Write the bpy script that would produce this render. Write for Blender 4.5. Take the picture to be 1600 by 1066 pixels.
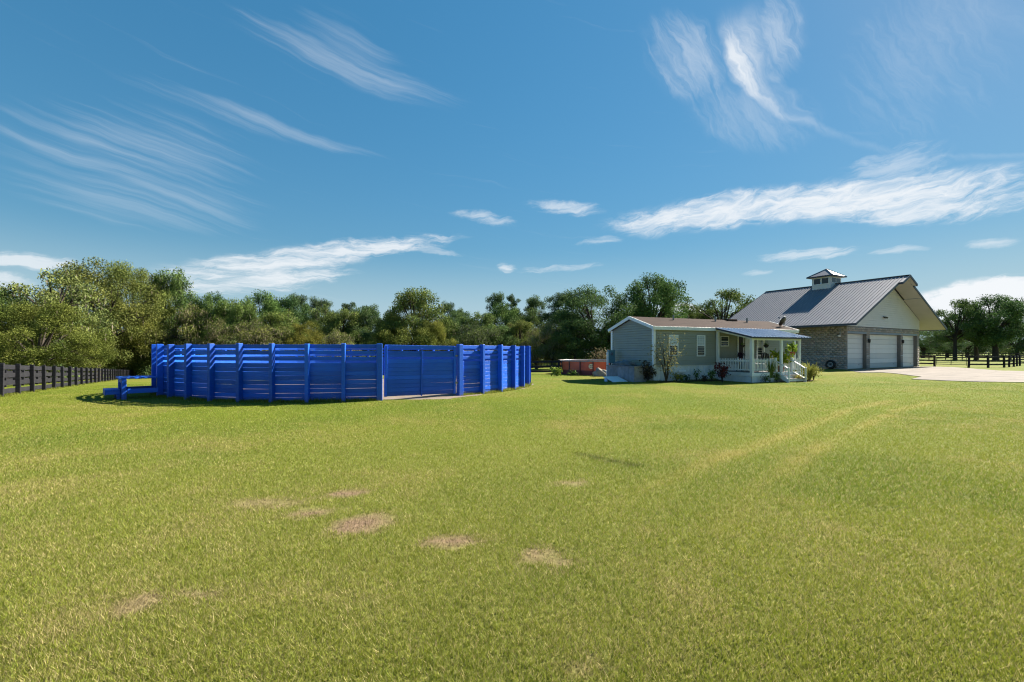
import bpy, math, random
import numpy as np
from mathutils import Vector, Matrix
R = math.radians
rng = np.random.default_rng(7)
random.seed(7)
for o in list(bpy.data.objects):
    bpy.data.objects.remove(o)
scene = bpy.context.scene
col = scene.collection

# ------------------------------------------------------------------ camera
EYE = 1.65
cam_d = bpy.data.cameras.new('camera')
cam = bpy.data.objects.new('camera', cam_d)
col.objects.link(cam)
cam.location = (0, 0, EYE)
cam.rotation_euler = (R(90), 0, 0)
cam_d.sensor_width = 36
cam_d.lens = 16
cam_d.shift_y = 0.010
cam_d.clip_start = 0.05
cam_d.clip_end = 6000
scene.camera = cam

# ------------------------------------------------------------------ sun, sky, exposure
SUN_AZ = R(33)        # from +X towards +Y
SUN_EL = R(39)
sd = bpy.data.lights.new('sun', 'SUN')
sd.energy = 4.8
sd.angle = R(0.55)
sd.color = (1.0, 0.93, 0.82)
so = bpy.data.objects.new('sun', sd)
col.objects.link(so)
sdir = Vector((math.cos(SUN_EL)*math.cos(SUN_AZ), math.cos(SUN_EL)*math.sin(SUN_AZ), math.sin(SUN_EL)))
so.rotation_euler = sdir.to_track_quat('Z', 'Y').to_euler()
so.location = (30, 20, 40)

world = bpy.data.worlds.new('World')
scene.world = world
world.use_nodes = True
WN, WL = world.node_tree.nodes, world.node_tree.links
WN.clear()
w_out = WN.new('ShaderNodeOutputWorld')
w_bg = WN.new('ShaderNodeBackground')
w_sky = WN.new('ShaderNodeTexSky')
w_sky.sky_type = 'NISHITA'
w_sky.sun_disc = False
w_sky.sun_elevation = SUN_EL
w_sky.sun_rotation = R(90) - SUN_AZ
w_sky.altitude = 0
w_sky.air_density = 1.0
w_sky.dust_density = 0.15
w_sky.ozone_density = 2.6
SKY_STRENGTH = 0.05
SKY_LEVEL, SKY_KNEE, SKY_SAT = 4.9, 3.3, 1.27
CLOUD_TONE = (5.4, 5.6, 5.8)
HAZE_TONE = (2.7, 3.75, 4.45)
w_bg.inputs['Strength'].default_value = SKY_STRENGTH
WL.new(w_bg.outputs[0], w_out.inputs[0])

scene.view_settings.view_transform = 'Standard'
scene.view_settings.look = 'None'
scene.view_settings.exposure = 1.75
scene.view_settings.gamma = 1.0
scene.view_settings.use_curve_mapping = False
scene.cycles.max_bounces = 5
scene.cycles.diffuse_bounces = 2
scene.cycles.transmission_bounces = 3
scene.cycles.glossy_bounces = 2
scene.cycles.transparent_max_bounces = 12
scene.cycles.use_denoising = True
scene.cycles.use_light_tree = False
scene.cycles.filter_width = 1.15
world.cycles.sampling_method = 'MANUAL'
world.cycles.sample_map_resolution = 256

def wmath(op, a, b=None, c=None, clamp=False):
    n = WN.new('ShaderNodeMath'); n.operation = op; n.use_clamp = clamp
    for i, v in enumerate((a, b, c)):
        if v is None: continue
        if isinstance(v, (int, float)): n.inputs[i].default_value = v
        else: WL.new(v, n.inputs[i])
    return n.outputs[0]
def wmap(v, a, b, c=0.0, d=1.0, smooth=True):
    n = WN.new('ShaderNodeMapRange')
    if smooth: n.interpolation_type = 'SMOOTHSTEP'
    WL.new(v, n.inputs[0])
    for i, q in enumerate((a, b, c, d)): n.inputs[i+1].default_value = q
    return n.outputs[0]
def wnoise(vec, scale, detail=5, rough=0.6, dist=0.0):
    n = WN.new('ShaderNodeTexNoise')
    n.inputs['Scale'].default_value = scale; n.inputs['Detail'].default_value = detail
    n.inputs['Roughness'].default_value = rough; n.inputs['Distortion'].default_value = dist
    WL.new(vec, n.inputs['Vector'])
    return n.outputs['Fac']
def wmapping(vec, loc, rotz, scale, kind='TEXTURE'):
    n = WN.new('ShaderNodeMapping'); n.vector_type = kind
    n.inputs['Location'].default_value = loc
    n.inputs['Rotation'].default_value = (0, 0, rotz)
    n.inputs['Scale'].default_value = scale
    WL.new(vec, n.inputs['Vector'])
    return n.outputs[0]
# sky coordinates: compass bearing and elevation, in degrees
tc = WN.new('ShaderNodeTexCoord')
sp = WN.new('ShaderNodeSeparateXYZ'); WL.new(tc.outputs['Generated'], sp.inputs[0])
az = wmath('MULTIPLY', wmath('ARCTAN2', sp.outputs[0], sp.outputs[1]), 57.2958)
el = wmath('MULTIPLY', wmath('ARCSINE', sp.outputs[2]), 57.2958)
cb = WN.new('ShaderNodeCombineXYZ'); WL.new(az, cb.inputs[0]); WL.new(el, cb.inputs[1])
AE = cb.outputs[0]
# gentle waviness shared by all clouds
wn_ = WN.new('ShaderNodeTexNoise'); wn_.inputs['Scale'].default_value = 0.11; wn_.inputs['Detail'].default_value = 4
WL.new(AE, wn_.inputs['Vector'])
sb = WN.new('ShaderNodeVectorMath'); sb.operation = 'SUBTRACT'; WL.new(wn_.outputs['Color'], sb.inputs[0]); sb.inputs[1].default_value = (.5, .5, .5)
sc_ = WN.new('ShaderNodeVectorMath'); sc_.operation = 'MULTIPLY'; WL.new(sb.outputs[0], sc_.inputs[0]); sc_.inputs[1].default_value = (3.6, 2.0, 0)
ad = WN.new('ShaderNodeVectorMath'); ad.operation = 'ADD'; WL.new(AE, ad.inputs[0]); WL.new(sc_.outputs[0], ad.inputs[1])
wn2 = WN.new('ShaderNodeTexNoise'); wn2.inputs['Scale'].default_value = 0.5; wn2.inputs['Detail'].default_value = 3
WL.new(ad.outputs[0], wn2.inputs['Vector'])
sb2 = WN.new('ShaderNodeVectorMath'); sb2.operation = 'SUBTRACT'; WL.new(wn2.outputs['Color'], sb2.inputs[0]); sb2.inputs[1].default_value = (.5, .5, .5)
sc2 = WN.new('ShaderNodeVectorMath'); sc2.operation = 'MULTIPLY'; WL.new(sb2.outputs[0], sc2.inputs[0]); sc2.inputs[1].default_value = (1.5, .9, 0)
ad2 = WN.new('ShaderNodeVectorMath'); ad2.operation = 'ADD'; WL.new(ad.outputs[0], ad2.inputs[0]); WL.new(sc2.outputs[0], ad2.inputs[1])
AEW = ad2.outputs[0]
AES = ad.outputs[0]      # the smoother version, for high veils
def bearing(px, py):
    a = math.atan((px-800)/711.0)
    return math.degrees(a), math.degrees(math.atan((549-py)/711.0*math.cos(a)))
cloud_total = None
FIELDS = {}
def field(key):
    """a few shared fibre textures; each cloud picks the one that suits it"""
    if key not in FIELDS:
        th, along, across, detail, rough, dist, seed = {
            'band': (R(7), 3.6, .95, 7, .68, .6, 21.0),
            'flat': (R(4), 4.6, .7, 6, .66, .5, 31.0),
            'veil': (R(-11), 20.0, .8, 6, .60, .15, 41.0),
            'wisp': (R(-58), 5.5, 1.0, 7, .66, .8, 3.0)}[key]
        v = wmapping(AES if key == 'veil' else AEW, (seed, seed*1.7, 0), th, (along, across, 1))
        FIELDS[key] = wnoise(v, 1.0, detail, rough, dist)
    return FIELDS[key]
def cloud(p0, p1, width, strength, key='flat', lo=0.36, hi=0.62, core=.15):
    """a streak of cloud between two sky directions; width in degrees"""
    global cloud_total
    a0, e0 = bearing(*p0); a1, e1 = bearing(*p1)
    L = math.hypot(a1-a0, e1-e0)/2; th = math.atan2(e1-e0, a1-a0)
    loc = wmapping(AES if key == 'veil' else AEW, ((a0+a1)/2, (e0+e1)/2, 0), th, (L, width, 1))
    ln = WN.new('ShaderNodeVectorMath'); ln.operation = 'LENGTH'; WL.new(loc, ln.inputs[0])
    body = wmap(ln.outputs['Value'], 1.0, core)
    # the fibres thin out towards the edge of the streak instead of being cut off by it
    nz = wmap(wmath('ADD', field(key), wmath('MULTIPLY_ADD', body, .3, -.3)), lo-.1, hi-.02)
    d = wmath('MULTIPLY', wmath('MULTIPLY', wmap(body, 0, .35), nz), strength)
    cloud_total = d if cloud_total is None else wmath('MAXIMUM', cloud_total, d)
# the curled wisp high on the right: a bright spine and two feathered wings
spine = np.array([bearing(*p) for p in ((1118, 5), (1124, 40), (1136, 80), (1152, 112), (1178, 150), (1220, 182), (1300, 214))])
pf = np.polyfit(spine[:, 1]-26, spine[:, 0], 3)
sx3 = WN.new('ShaderNodeSeparateXYZ'); WL.new(AEW, sx3.inputs[0])
e_ = wmath('SUBTRACT', sx3.outputs[1], 26.0)
azc = wmath('MULTIPLY_ADD', wmath('MULTIPLY_ADD', wmath('MULTIPLY_ADD', e_, float(pf[0]), float(pf[1])), e_, float(pf[2])), e_, float(pf[3]))
dd = wmath('SUBTRACT', sx3.outputs[0], azc)
rise = wmap(e_, -4.0, 10.0)
wr = wmath('MULTIPLY_ADD', rise, 5.6, 1.3)
body_ = wmath('MULTIPLY', wmap(dd, -1.2, .5), wmap(wmath('DIVIDE', dd, wr), 1.0, .12))
body_ = wmath('MULTIPLY', body_, wmath('MULTIPLY', wmap(e_, -5.5, 2.5, .12, 1.0), wmap(e_, 9.0, 4.5)))
cloud_total = wmath('MULTIPLY', wmath('MULTIPLY', body_, wmap(field('wisp'), .18, .66, .25, 1.0)), .85)
cloud((1000, 20), (1150, 160), 4.4, .36, 'wisp', .16, .76, .05)
cloud((1275, 0), (1150, 120), 4.6, .40, 'wisp', .18, .76, .05)
cloud((1050, 120), (1300, 222), 4.8, .24, 'wisp', .16, .80, .05)
cloud((1330, 0), (1600, 170), 9.0, .13, 'wisp', .3, .8)
# long ragged band on the right
cloud((905, 354), (1360, 292), 2.5, .9, 'band', .17, .64, .1)
cloud((1060, 334), (1760, 252), 2.7, .92, 'band', .15, .62, .1)
cloud((1200, 336), (1800, 300), 1.8, .8, 'band', .28, .64, .1)
cloud((1290, 282), (1520, 230), 3.0, .42, 'band', .28, .70, .05)
cloud((805, 318), (960, 328), 1.1, .6, 'flat', .24, .66, .1)
# the flat streaks above the wood on the left
cloud((170, 432), (640, 386), 2.0, .88, 'flat', .20, .66, .1)
cloud((320, 410), (760, 366), 1.5, .85, 'flat', .28, .64, .1)
cloud((240, 450), (590, 420), 1.5, .85, 'flat', .28, .64, .1)
cloud((140, 440), (440, 452), 1.4, .7, 'flat', .28, .66, .1)
cloud((-100, 397), (150, 414), 1.0, .7, 'flat', .24, .6)
cloud((-80, 436), (80, 442), 1.0, .65, 'flat', .24, .6)
# faint high veils on the left
cloud((-120, 165), (450, 268), 5.0, .27, 'veil', .30, .84)
cloud((-80, 255), (470, 338), 4.0, .22, 'veil', .30, .84)
cloud((270, -30), (770, 170), 2.2, .27, 'veil', .28, .80)
cloud((430, 10), (660, 130), 3.4, .16, 'veil', .30, .78)
cloud((110, 80), (650, 255), 1.3, .24, 'veil', .28, .78)
# small flecks
for (a, b, w, s) in [((690, 326), (830, 352), .9, .6), ((880, 382), (985, 372), .6, .45), ((768, 421), (812, 421), .8, .9), ((790, 426), (960, 415), .55, .6),
        ((1155, 407), (1380, 389), .75, .75), ((1350, 398), (1455, 390), .45, .5), ((1485, 386), (1615, 373), .55, .6), ((1150, 430), (1230, 425), .45, .4), ((610, 388), (740, 402), .5, .4)]:
    cloud(a, b, w*1.1, s*.85, 'flat', .26, .66, .05)
# bank low on the right
cloud((1385, 482), (1900, 456), 2.6, 1.0, 'band', .2, .42, .45)
cloud((1000, 478), (1130, 484), 1.0, .9, 'flat', .25, .5)
# thin cirrus over the rest of the sky
gmask = wmath('MULTIPLY', wmap(field('veil'), 0.60, 0.95), 0.2)
cloud_total = wmath('MAXIMUM', cloud_total, gmask)
cover = wmath('MULTIPLY', cloud_total, wmap(el, -1.0, 2.0), clamp=True)
# the sky's own brightness, evened out the way the hazy blue of the photograph is
sepc = WN.new('ShaderNodeSeparateColor'); WL.new(w_sky.outputs[0], sepc.inputs[0])
lum = wmath('MAXIMUM', wmath('ADD', wmath('MULTIPLY', sepc.outputs[1], .6), wmath('MULTIPLY', sepc.outputs[2], .4)), .01)
gain = wmath('DIVIDE', SKY_LEVEL, wmath('ADD', lum, SKY_KNEE))
skc = WN.new('ShaderNodeVectorMath'); skc.operation = 'SCALE'; WL.new(w_sky.outputs[0], skc.inputs[0]); WL.new(gain, skc.inputs['Scale'])
hs = WN.new('ShaderNodeHueSaturation')
hs.inputs['Hue'].default_value = 0.482
hs.inputs['Saturation'].default_value = SKY_SAT
hs.inputs['Value'].default_value = 1.0
WL.new(skc.outputs[0], hs.inputs['Color'])
w_mix = WN.new('ShaderNodeMix'); w_mix.data_type = 'RGBA'
WL.new(cover, w_mix.inputs['Factor'])
hz_mix = WN.new('ShaderNodeMix'); hz_mix.data_type = 'RGBA'      # pale haze low over the horizon, all the way round
WL.new(wmap(el, 13.0, 1.0, 0.0, .9), hz_mix.inputs['Factor']); WL.new(hs.outputs[0], hz_mix.inputs['A']); hz_mix.inputs['B'].default_value = (*HAZE_TONE, 1)
WL.new(hz_mix.outputs['Result'], w_mix.inputs['A'])
w_mix.inputs['B'].default_value = (*CLOUD_TONE, 1)
WL.new(w_mix.outputs['Result'], w_bg.inputs['Color'])

# ------------------------------------------------------------------ terrain height and pixel-to-ground helper
def gz(x, y):
    s = -0.7*np.asarray(x, float) + 0.7*np.asarray(y, float) - 20.0
    d = 0.038*np.where(s > 0, np.sqrt(s*s + 9.0) - 3.0, 0.0)
    return -np.minimum(d, 5.0)
def at(px, py):
    """ground point seen at that place of the photograph"""
    k = (px-800)/711.0; m = (549-py)/711.0
    Y = EYE/(-m)
    for _ in range(60):
        Y = 0.5*Y + 0.5*(EYE - float(gz(k*Y, Y)))/(-m)
    return Vector((k*Y, Y, float(gz(k*Y, Y))))

# ------------------------------------------------------------------ numpy noise
_perm = np.random.default_rng(3).random((256, 256))
def vnoise(x, y):
    xi = np.floor(x).astype(int); yi = np.floor(y).astype(int)
    fx = x-xi; fy = y-yi
    fx = fx*fx*(3-2*fx); fy = fy*fy*(3-2*fy)
    p = lambda a, b: _perm[(a) & 255, (b) & 255]
    return (p(xi, yi)*(1-fx)+p(xi+1, yi)*fx)*(1-fy) + (p(xi, yi+1)*(1-fx)+p(xi+1, yi+1)*fx)*fy
def fbm(x, y, o=4):
    t = 0; a = .5; n = 0
    for i in range(o):
        t = t + a*vnoise(x*2**i+17.3*i, y*2**i+5.1*i); n += a; a *= .5
    return t/n

# ------------------------------------------------------------------ materials
def nt(m): return m.node_tree.nodes, m.node_tree.links
def mat(name, c1, c2=None, scale=4.0, rough=0.6, bump=0.0, bscale=None, metal=0.0, spec=0.4, detail=5, stretch=None, obj=True):
    m = bpy.data.materials.new(name); m.use_nodes = True
    N, L = nt(m); b = N['Principled BSDF']
    b.inputs['Roughness'].default_value = rough
    b.inputs['Metallic'].default_value = metal
    b.inputs['Specular IOR Level'].default_value = spec
    c2 = c2 or tuple(v*0.8 for v in c1)
    t = N.new('ShaderNodeTexCoord')
    vec = t.outputs['Object']
    if stretch:
        mp = N.new('ShaderNodeMapping'); mp.inputs['Scale'].default_value = stretch
        L.new(vec, mp.inputs[0]); vec = mp.outputs[0]
    nz = N.new('ShaderNodeTexNoise'); nz.inputs['Scale'].default_value = scale; nz.inputs['Detail'].default_value = detail
    nz.inputs['Roughness'].default_value = .62
    L.new(vec, nz.inputs['Vector'])
    rp = N.new('ShaderNodeMapRange'); rp.inputs[1].default_value = .3; rp.inputs[2].default_value = .7
    L.new(nz.outputs['Fac'], rp.inputs[0])
    mx = N.new('ShaderNodeMix'); mx.data_type = 'RGBA'
    mx.inputs['A'].default_value = (*c1, 1); mx.inputs['B'].default_value = (*c2, 1)
    L.new(rp.outputs[0], mx.inputs['Factor'])
    out = mx.outputs['Result']
    if obj:   # every piece a slightly different tone
        oi = N.new('ShaderNodeObjectInfo')
        mr = N.new('ShaderNodeMapRange'); mr.inputs[3].default_value = .86; mr.inputs[4].default_value = 1.12
        L.new(oi.outputs['Random'], mr.inputs[0])
        mu = N.new('ShaderNodeVectorMath'); mu.operation = 'SCALE'
        L.new(out, mu.inputs[0]); L.new(mr.outputs[0], mu.inputs['Scale']); out = mu.outputs[0]
    L.new(out, b.inputs['Base Color'])
    if bump:
        n2 = N.new('ShaderNodeTexNoise'); n2.inputs['Scale'].default_value = bscale or scale*4; n2.inputs['Detail'].default_value = 6
        L.new(vec, n2.inputs['Vector'])
        bp = N.new('ShaderNodeBump'); bp.inputs['Strength'].default_value = bump; bp.inputs['Distance'].default_value = .02
        L.new(n2.outputs['Fac'], bp.inputs['Height']); L.new(bp.outputs[0], b.inputs['Normal'])
    return m
def attr_mat(name, rough=.8, trans=0.0, tint=False, spec=.25, mult=1.0):
    """colour from the mesh attribute 'tone', optionally tinted by the object's own colour"""
    m = bpy.data.materials.new(name); m.use_nodes = True
    N, L = nt(m); b = N['Principled BSDF']
    b.inputs['Roughness'].default_value = rough; b.inputs['Specular IOR Level'].default_value = spec
    a = N.new('ShaderNodeAttribute'); a.attribute_name = 'tone'
    out = a.outputs['Color']
    if tint:
        oi = N.new('ShaderNodeObjectInfo')
        mu = N.new('ShaderNodeVectorMath'); mu.operation = 'MULTIPLY'
        L.new(out, mu.inputs[0]); L.new(oi.outputs['Color'], mu.inputs[1]); out = mu.outputs[0]
    L.new(out, b.inputs['Base Color'])
    if trans:
        tr = N.new('ShaderNodeBsdfTranslucent'); L.new(out, tr.inputs['Color'])
        ms = N.new('ShaderNodeMixShader'); ms.inputs[0].default_value = trans
        L.new(b.outputs[0], ms.inputs[1]); L.new(tr.outputs[0], ms.inputs[2])
        L.new(ms.outputs[0], N['Material Output'].inputs['Surface'])
    return m
def glass_mat(name, c=(.02, .03, .04)):
    m = bpy.data.materials.new(name); m.use_nodes = True
    b = m.node_tree.nodes['Principled BSDF']
    b.inputs['Base Color'].default_value = (*c, 1); b.inputs['Roughness'].default_value = .06
    b.inputs['Specular IOR Level'].default_value = .35
    return m
M = {}
M['blue'] = mat('blue_paint', (.006, .104, .60), (.005, .086, .50), 3, .5, .25, 26, stretch=(1, 1, 5), spec=.4)
N, L = nt(M['blue']); bs = N['Principled BSDF']
for n_ in N:
    if n_.type == 'MAP_RANGE' and abs(n_.inputs[3].default_value-.86) < 1e-6: n_.inputs[3].default_value, n_.inputs[4].default_value = .74, 1.2
src_ = bs.inputs['Base Color'].links[0].from_socket
ge = N.new('ShaderNodeNewGeometry'); sx_ = N.new('ShaderNodeSeparateXYZ'); L.new(ge.outputs['Position'], sx_.inputs[0])
mz = N.new('ShaderNodeMapRange'); mz.inputs[1].default_value = .42; mz.inputs[2].default_value = .0; L.new(sx_.outputs[2], mz.inputs[0])
nm = N.new('ShaderNodeTexNoise'); nm.inputs['Scale'].default_value = 5; nm.inputs['Detail'].default_value = 7; nm.inputs['Roughness'].default_value = .7; L.new(ge.outputs['Position'], nm.inputs['Vector'])
ms_ = N.new('ShaderNodeMath'); ms_.operation = 'MULTIPLY'; L.new(mz.outputs[0], ms_.inputs[0]); L.new(nm.outputs['Fac'], ms_.inputs[1])
mm = N.new('ShaderNodeMapRange'); mm.inputs[1].default_value = .22; mm.inputs[2].default_value = .6; mm.inputs[4].default_value = .55; L.new(ms_.outputs[0], mm.inputs[0])
mx_ = N.new('ShaderNodeMix'); mx_.data_type = 'RGBA'; mx_.inputs['B'].default_value = (.12, .10, .09, 1)
L.new(mm.outputs[0], mx_.inputs['Factor']); L.new(src_, mx_.inputs['A'])
n5 = N.new('ShaderNodeTexNoise'); n5.inputs['Scale'].default_value = 1.7; n5.inputs['Detail'].default_value = 8; n5.inputs['Roughness'].default_value = .75; L.new(ge.outputs['Position'], n5.inputs['Vector'])
m5 = N.new('ShaderNodeMapRange'); m5.inputs[1].default_value = .52; m5.inputs[2].default_value = .78; m5.inputs[4].default_value = .35; L.new(n5.outputs['Fac'], m5.inputs[0])
m6 = N.new('ShaderNodeMix'); m6.data_type = 'RGBA'; m6.inputs['B'].default_value = (.03, .16, .56, 1)      # faded paint
L.new(m5.outputs[0], m6.inputs['Factor']); L.new(mx_.outputs['Result'], m6.inputs['A']); L.new(m6.outputs['Result'], bs.inputs['Base Color'])
M['black_fence'] = mat('black_fence_paint', (.013, .013, .016), (.034, .033, .038), 5, .7, .3, 30, stretch=(1, 1, 6), spec=.12)
M['white'] = mat('white_paint', (.76, .77, .76), (.66, .67, .66), 3, .5, .1, 20)
M['vinyl_white'] = mat('skirting_vinyl', (.72, .73, .72), (.5, .52, .5), 1.6, .5, .1, 12)
M['siding'] = mat('beige_siding', (.285, .29, .235), (.26, .265, .215), 1.5, .55, 0, obj=False)
M['shingle'] = mat('brown_shingles', (.075, .052, .043), (.045, .034, .029), 2.2, .9, .6, 24, stretch=(.5, 2, 2), spec=.06)
M['porch_metal'] = mat('blue_grey_sheet_metal', (.10, .225, .375), (.085, .2, .34), 2, .5, 0, metal=.1)
M['dark_trim'] = mat('dark_blue_trim', (.03, .045, .075), (.022, .035, .06), 3, .45)
M['roof_metal'] = mat('galvalume_roof', (.19, .195, .216), (.165, .171, .194), .7, .55, 0, metal=.1, spec=.2, stretch=(1, 3, 1), obj=False)
M['soffit'] = mat('soffit_panel', (.43, .415, .39), (.39, .375, .355), 1.2, .6)
M['gable'] = mat('gable_lap_siding', (.58, .58, .57), (.54, .54, .53), 1.5, .55, obj=False)
M['door_white'] = mat('garage_door_paint', (.66, .655, .635), (.61, .605, .59), 1.0, .45)
M['block'] = attr_mat('concrete_block', .9, 0, spec=.05)
M['mortar'] = mat('mortar', (.2, .19, .172), (.17, .16, .148), 8, .9, .2, spec=.06)
M['shade_block'] = mat('shade_tinted_block', (.26, .31, .36), (.2, .25, .3), 3, .8, .3, 20)  # plain block with the blue-grey of shade put into its colour
M['concrete'] = mat('concrete_slab', (.235, .205, .175), (.135, .12, .105), .6, .85, .2, 30, detail=10, spec=.06)
M['sand'] = mat('pen_sand', (.23, .19, .15), (.16, .13, .105), 2.5, .95, .6, 14, detail=8, spec=.06)
M['glass'] = glass_mat('dark_window_glass')
M['blind'] = mat('white_window_blind', (.5, .56, .6), (.42, .48, .54), 3, .4)
M['dark'] = mat('dark_interior', (.03, .024, .02), (.02, .016, .015), 3, .7)
M['deck_wood'] = mat('porch_deck_boards', (.3, .28, .26), (.22, .2, .19), 4, .8, .2)
M['pool_red'] = mat('red_pool_liner', (.70, .125, .05), (.56, .09, .04), 2.5, .5)
M['pool_band'] = mat('dark_red_pool_band', (.2, .035, .03), (.15, .03, .025), 2.5, .55)
M['pool_frame'] = mat('pool_frame_tube', (.08, .035, .035), (.06, .03, .03), 4, .4)
M['pool_rim'] = mat('pool_rim_tube', (.3, .27, .25), (.24, .2, .18), 4, .4)
M['water'] = glass_mat('pool_water', (.05, .22, .26))
M['emblem'] = mat('cream_emblem', (.78, .68, .4), (.7, .6, .36), 4, .5)
M['rubber'] = mat('tyre_rubber', (.014, .014, .015), (.02, .02, .02), 9, .8)
M['rim'] = mat('painted_wheel_rim', (.6, .6, .6), (.45, .45, .45), 5, .35, metal=.4)
M['bark'] = mat('oak_bark', (.075, .062, .05), (.04, .033, .028), 5, .95, .6, 18, stretch=(3, 3, .7), spec=.06)
M['leaf'] = attr_mat('foliage', .85, .2, True, .08)
M['grassblade'] = attr_mat('grass_blade', .65, .38, False, .25)
M['teal'] = mat('teal_grey_utility_metal', (.12, .24, .28), (.09, .19, .23), 4, .45)
M['grey_metal'] = mat('grey_metal', (.2, .21, .22), (.14, .15, .16), 5, .4, metal=.5)
M['tarp'] = mat('grey_tarp', (.13, .15, .15), (.06, .075, .08), 5, .6, .5, 14)
M['crate'] = mat('weathered_grey_board', (.33, .3, .28), (.2, .18, .17), 4, .8, .3)
M['pot_white'] = mat('glazed_white_pot', (.6, .58, .54), (.5, .48, .45), 5, .4)
M['terracotta'] = mat('terracotta_pot', (.33, .13, .07), (.25, .1, .05), 5, .7)
M['mulch'] = mat('dark_mulch', (.05, .035, .025), (.09, .06, .04), 9, .95, .8, 30, spec=.06)
M['lamp_black'] = mat('black_lamp_metal', (.015, .015, .016), (.02, .02, .02), 5, .4)
M['moss_stone'] = mat('garden_stone', (.3, .27, .22), (.2, .18, .15), 6, .9, .4, spec=.06)

# ------------------------------------------------------------------ mesh builder
class MB:
    def __init__(s): s.v = []; s.f = []
    def box(s, c, d, rot=None):
        x, y, z = (q/2 for q in d); i = len(s.v); c = Vector(c)
        for a, b, e in ((-x,-y,-z),(x,-y,-z),(x,y,-z),(-x,y,-z),(-x,-y,z),(x,-y,z),(x,y,z),(-x,y,z)):
            p = Vector((a, b, e))
            if rot is not None: p = rot @ p
            s.v.append(tuple(c+p))
        for q in ((0,3,2,1),(4,5,6,7),(0,1,5,4),(1,2,6,5),(2,3,7,6),(3,0,4,7)): s.f.append(tuple(i+k for k in q))
        return s
    def span(s, x0, x1, y0, y1, z0, z1): return s.box(((x0+x1)/2, (y0+y1)/2, (z0+z1)/2), (x1-x0, y1-y0, z1-z0))
    def bar(s, p, q, w, h=None, up=(0, 0, 1)):
        p = Vector(p); q = Vector(q); d = q-p; L = d.length; d.normalize()
        up = Vector(up); sx = d.cross(up)
        if sx.length < 1e-4: sx = d.cross(Vector((0, 1, 0)))
        sx.normalize(); u = sx.cross(d)
        return s.box((p+q)/2, (L, w, h or w), Matrix((d, sx, u)).transposed())
    def tube(s, pts, rad, n=8, cap=True):
        pts = [Vector(p) for p in pts]; rad = [rad]*len(pts) if isinstance(rad, (int, float)) else rad
        i0 = len(s.v)
        for k, p in enumerate(pts):
            d = (pts[min(k+1, len(pts)-1)]-pts[max(k-1, 0)]).normalized()
            a = d.cross(Vector((.13, .97, .21))).normalized(); b = d.cross(a)
            for j in range(n):
                t = 2*math.pi*j/n; s.v.append(tuple(p+(a*math.cos(t)+b*math.sin(t))*rad[k]))
        for k in range(len(pts)-1):
            for j in range(n):
                s.f.append((i0+k*n+j, i0+k*n+(j+1) % n, i0+(k+1)*n+(j+1) % n, i0+(k+1)*n+j))
        if cap:
            s.f.append(tuple(i0+j for j in reversed(range(n)))); s.f.append(tuple(i0+(len(pts)-1)*n+j for j in range(n)))
        return s
    def lathe(s, prof, n=20, c=(0, 0, 0), rot=None):
        i0 = len(s.v); c = Vector(c)
        for r, z in prof:
            for j in range(n):
                t = 2*math.pi*j/n; p = Vector((r*math.cos(t), r*math.sin(t), z))
                if rot is not None: p = rot @ p
                s.v.append(tuple(c+p))
        for k in range(len(prof)-1):
            for j in range(n):
                s.f.append((i0+k*n+j, i0+k*n+(j+1) % n, i0+(k+1)*n+(j+1) % n, i0+(k+1)*n+j))
        s.f.append(tuple(i0+j for j in reversed(range(n)))); s.f.append(tuple(i0+(len(prof)-1)*n+j for j in range(n)))
        return s
    def prism(s, poly, a, b, axis='y'):
        """polygon in two axes, extruded along the third from a to b"""
        i = len(s.v); n = len(poly)
        for t in (a, b):
            for p, q in poly:
                s.v.append({'y': (p, t, q), 'x': (t, p, q), 'z': (p, q, t)}[axis])
        s.f.append(tuple(i+k for k in reversed(range(n)))); s.f.append(tuple(i+n+k for k in range(n)))
        for k in range(n):
            s.f.append((i+k, i+(k+1) % n, i+n+(k+1) % n, i+n+k))
        return s
    def mesh(s, name, m, bevel=0, smooth=False):
        me = bpy.data.meshes.new(name); me.from_pydata(s.v, [], s.f)
        if m is not None: me.materials.append(m)
        import bmesh
        bm = bmesh.new(); bm.from_mesh(me)
        bmesh.ops.recalc_face_normals(bm, faces=bm.faces)
        if bevel: bmesh.ops.bevel(bm, geom=bm.edges[:], offset=bevel, segments=1, affect='EDGES')
        bm.to_mesh(me); bm.free()
        if smooth:
            for p in me.polygons: p.use_smooth = True
        return me
    def build(s, name, m, parent=None, bevel=0, smooth=False):
        return put(name, s.mesh(name, m, bevel, smooth), parent)
def put(name, me, parent=None, loc=None, rz=0, scale=None):
    o = bpy.data.objects.new(name, me); col.objects.link(o); o.parent = parent
    if loc is not None: o.location = loc
    o.rotation_euler = (0, 0, rz)
    if scale is not None: o.scale = scale
    return o
def tag(o, label=None, cat=None, group=None, kind=None):
    for k, v in (('label', label), ('category', cat), ('group', group), ('kind', kind)):
        if v: o[k] = v
    return o
def thing(name, label, cat, loc=(0, 0, 0), rz=0, group=None):
    o = bpy.data.objects.new(name, None); col.objects.link(o)
    o.location = loc; o.rotation_euler = (0, 0, rz); o.empty_display_size = .2
    return tag(o, label, cat, group)
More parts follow.
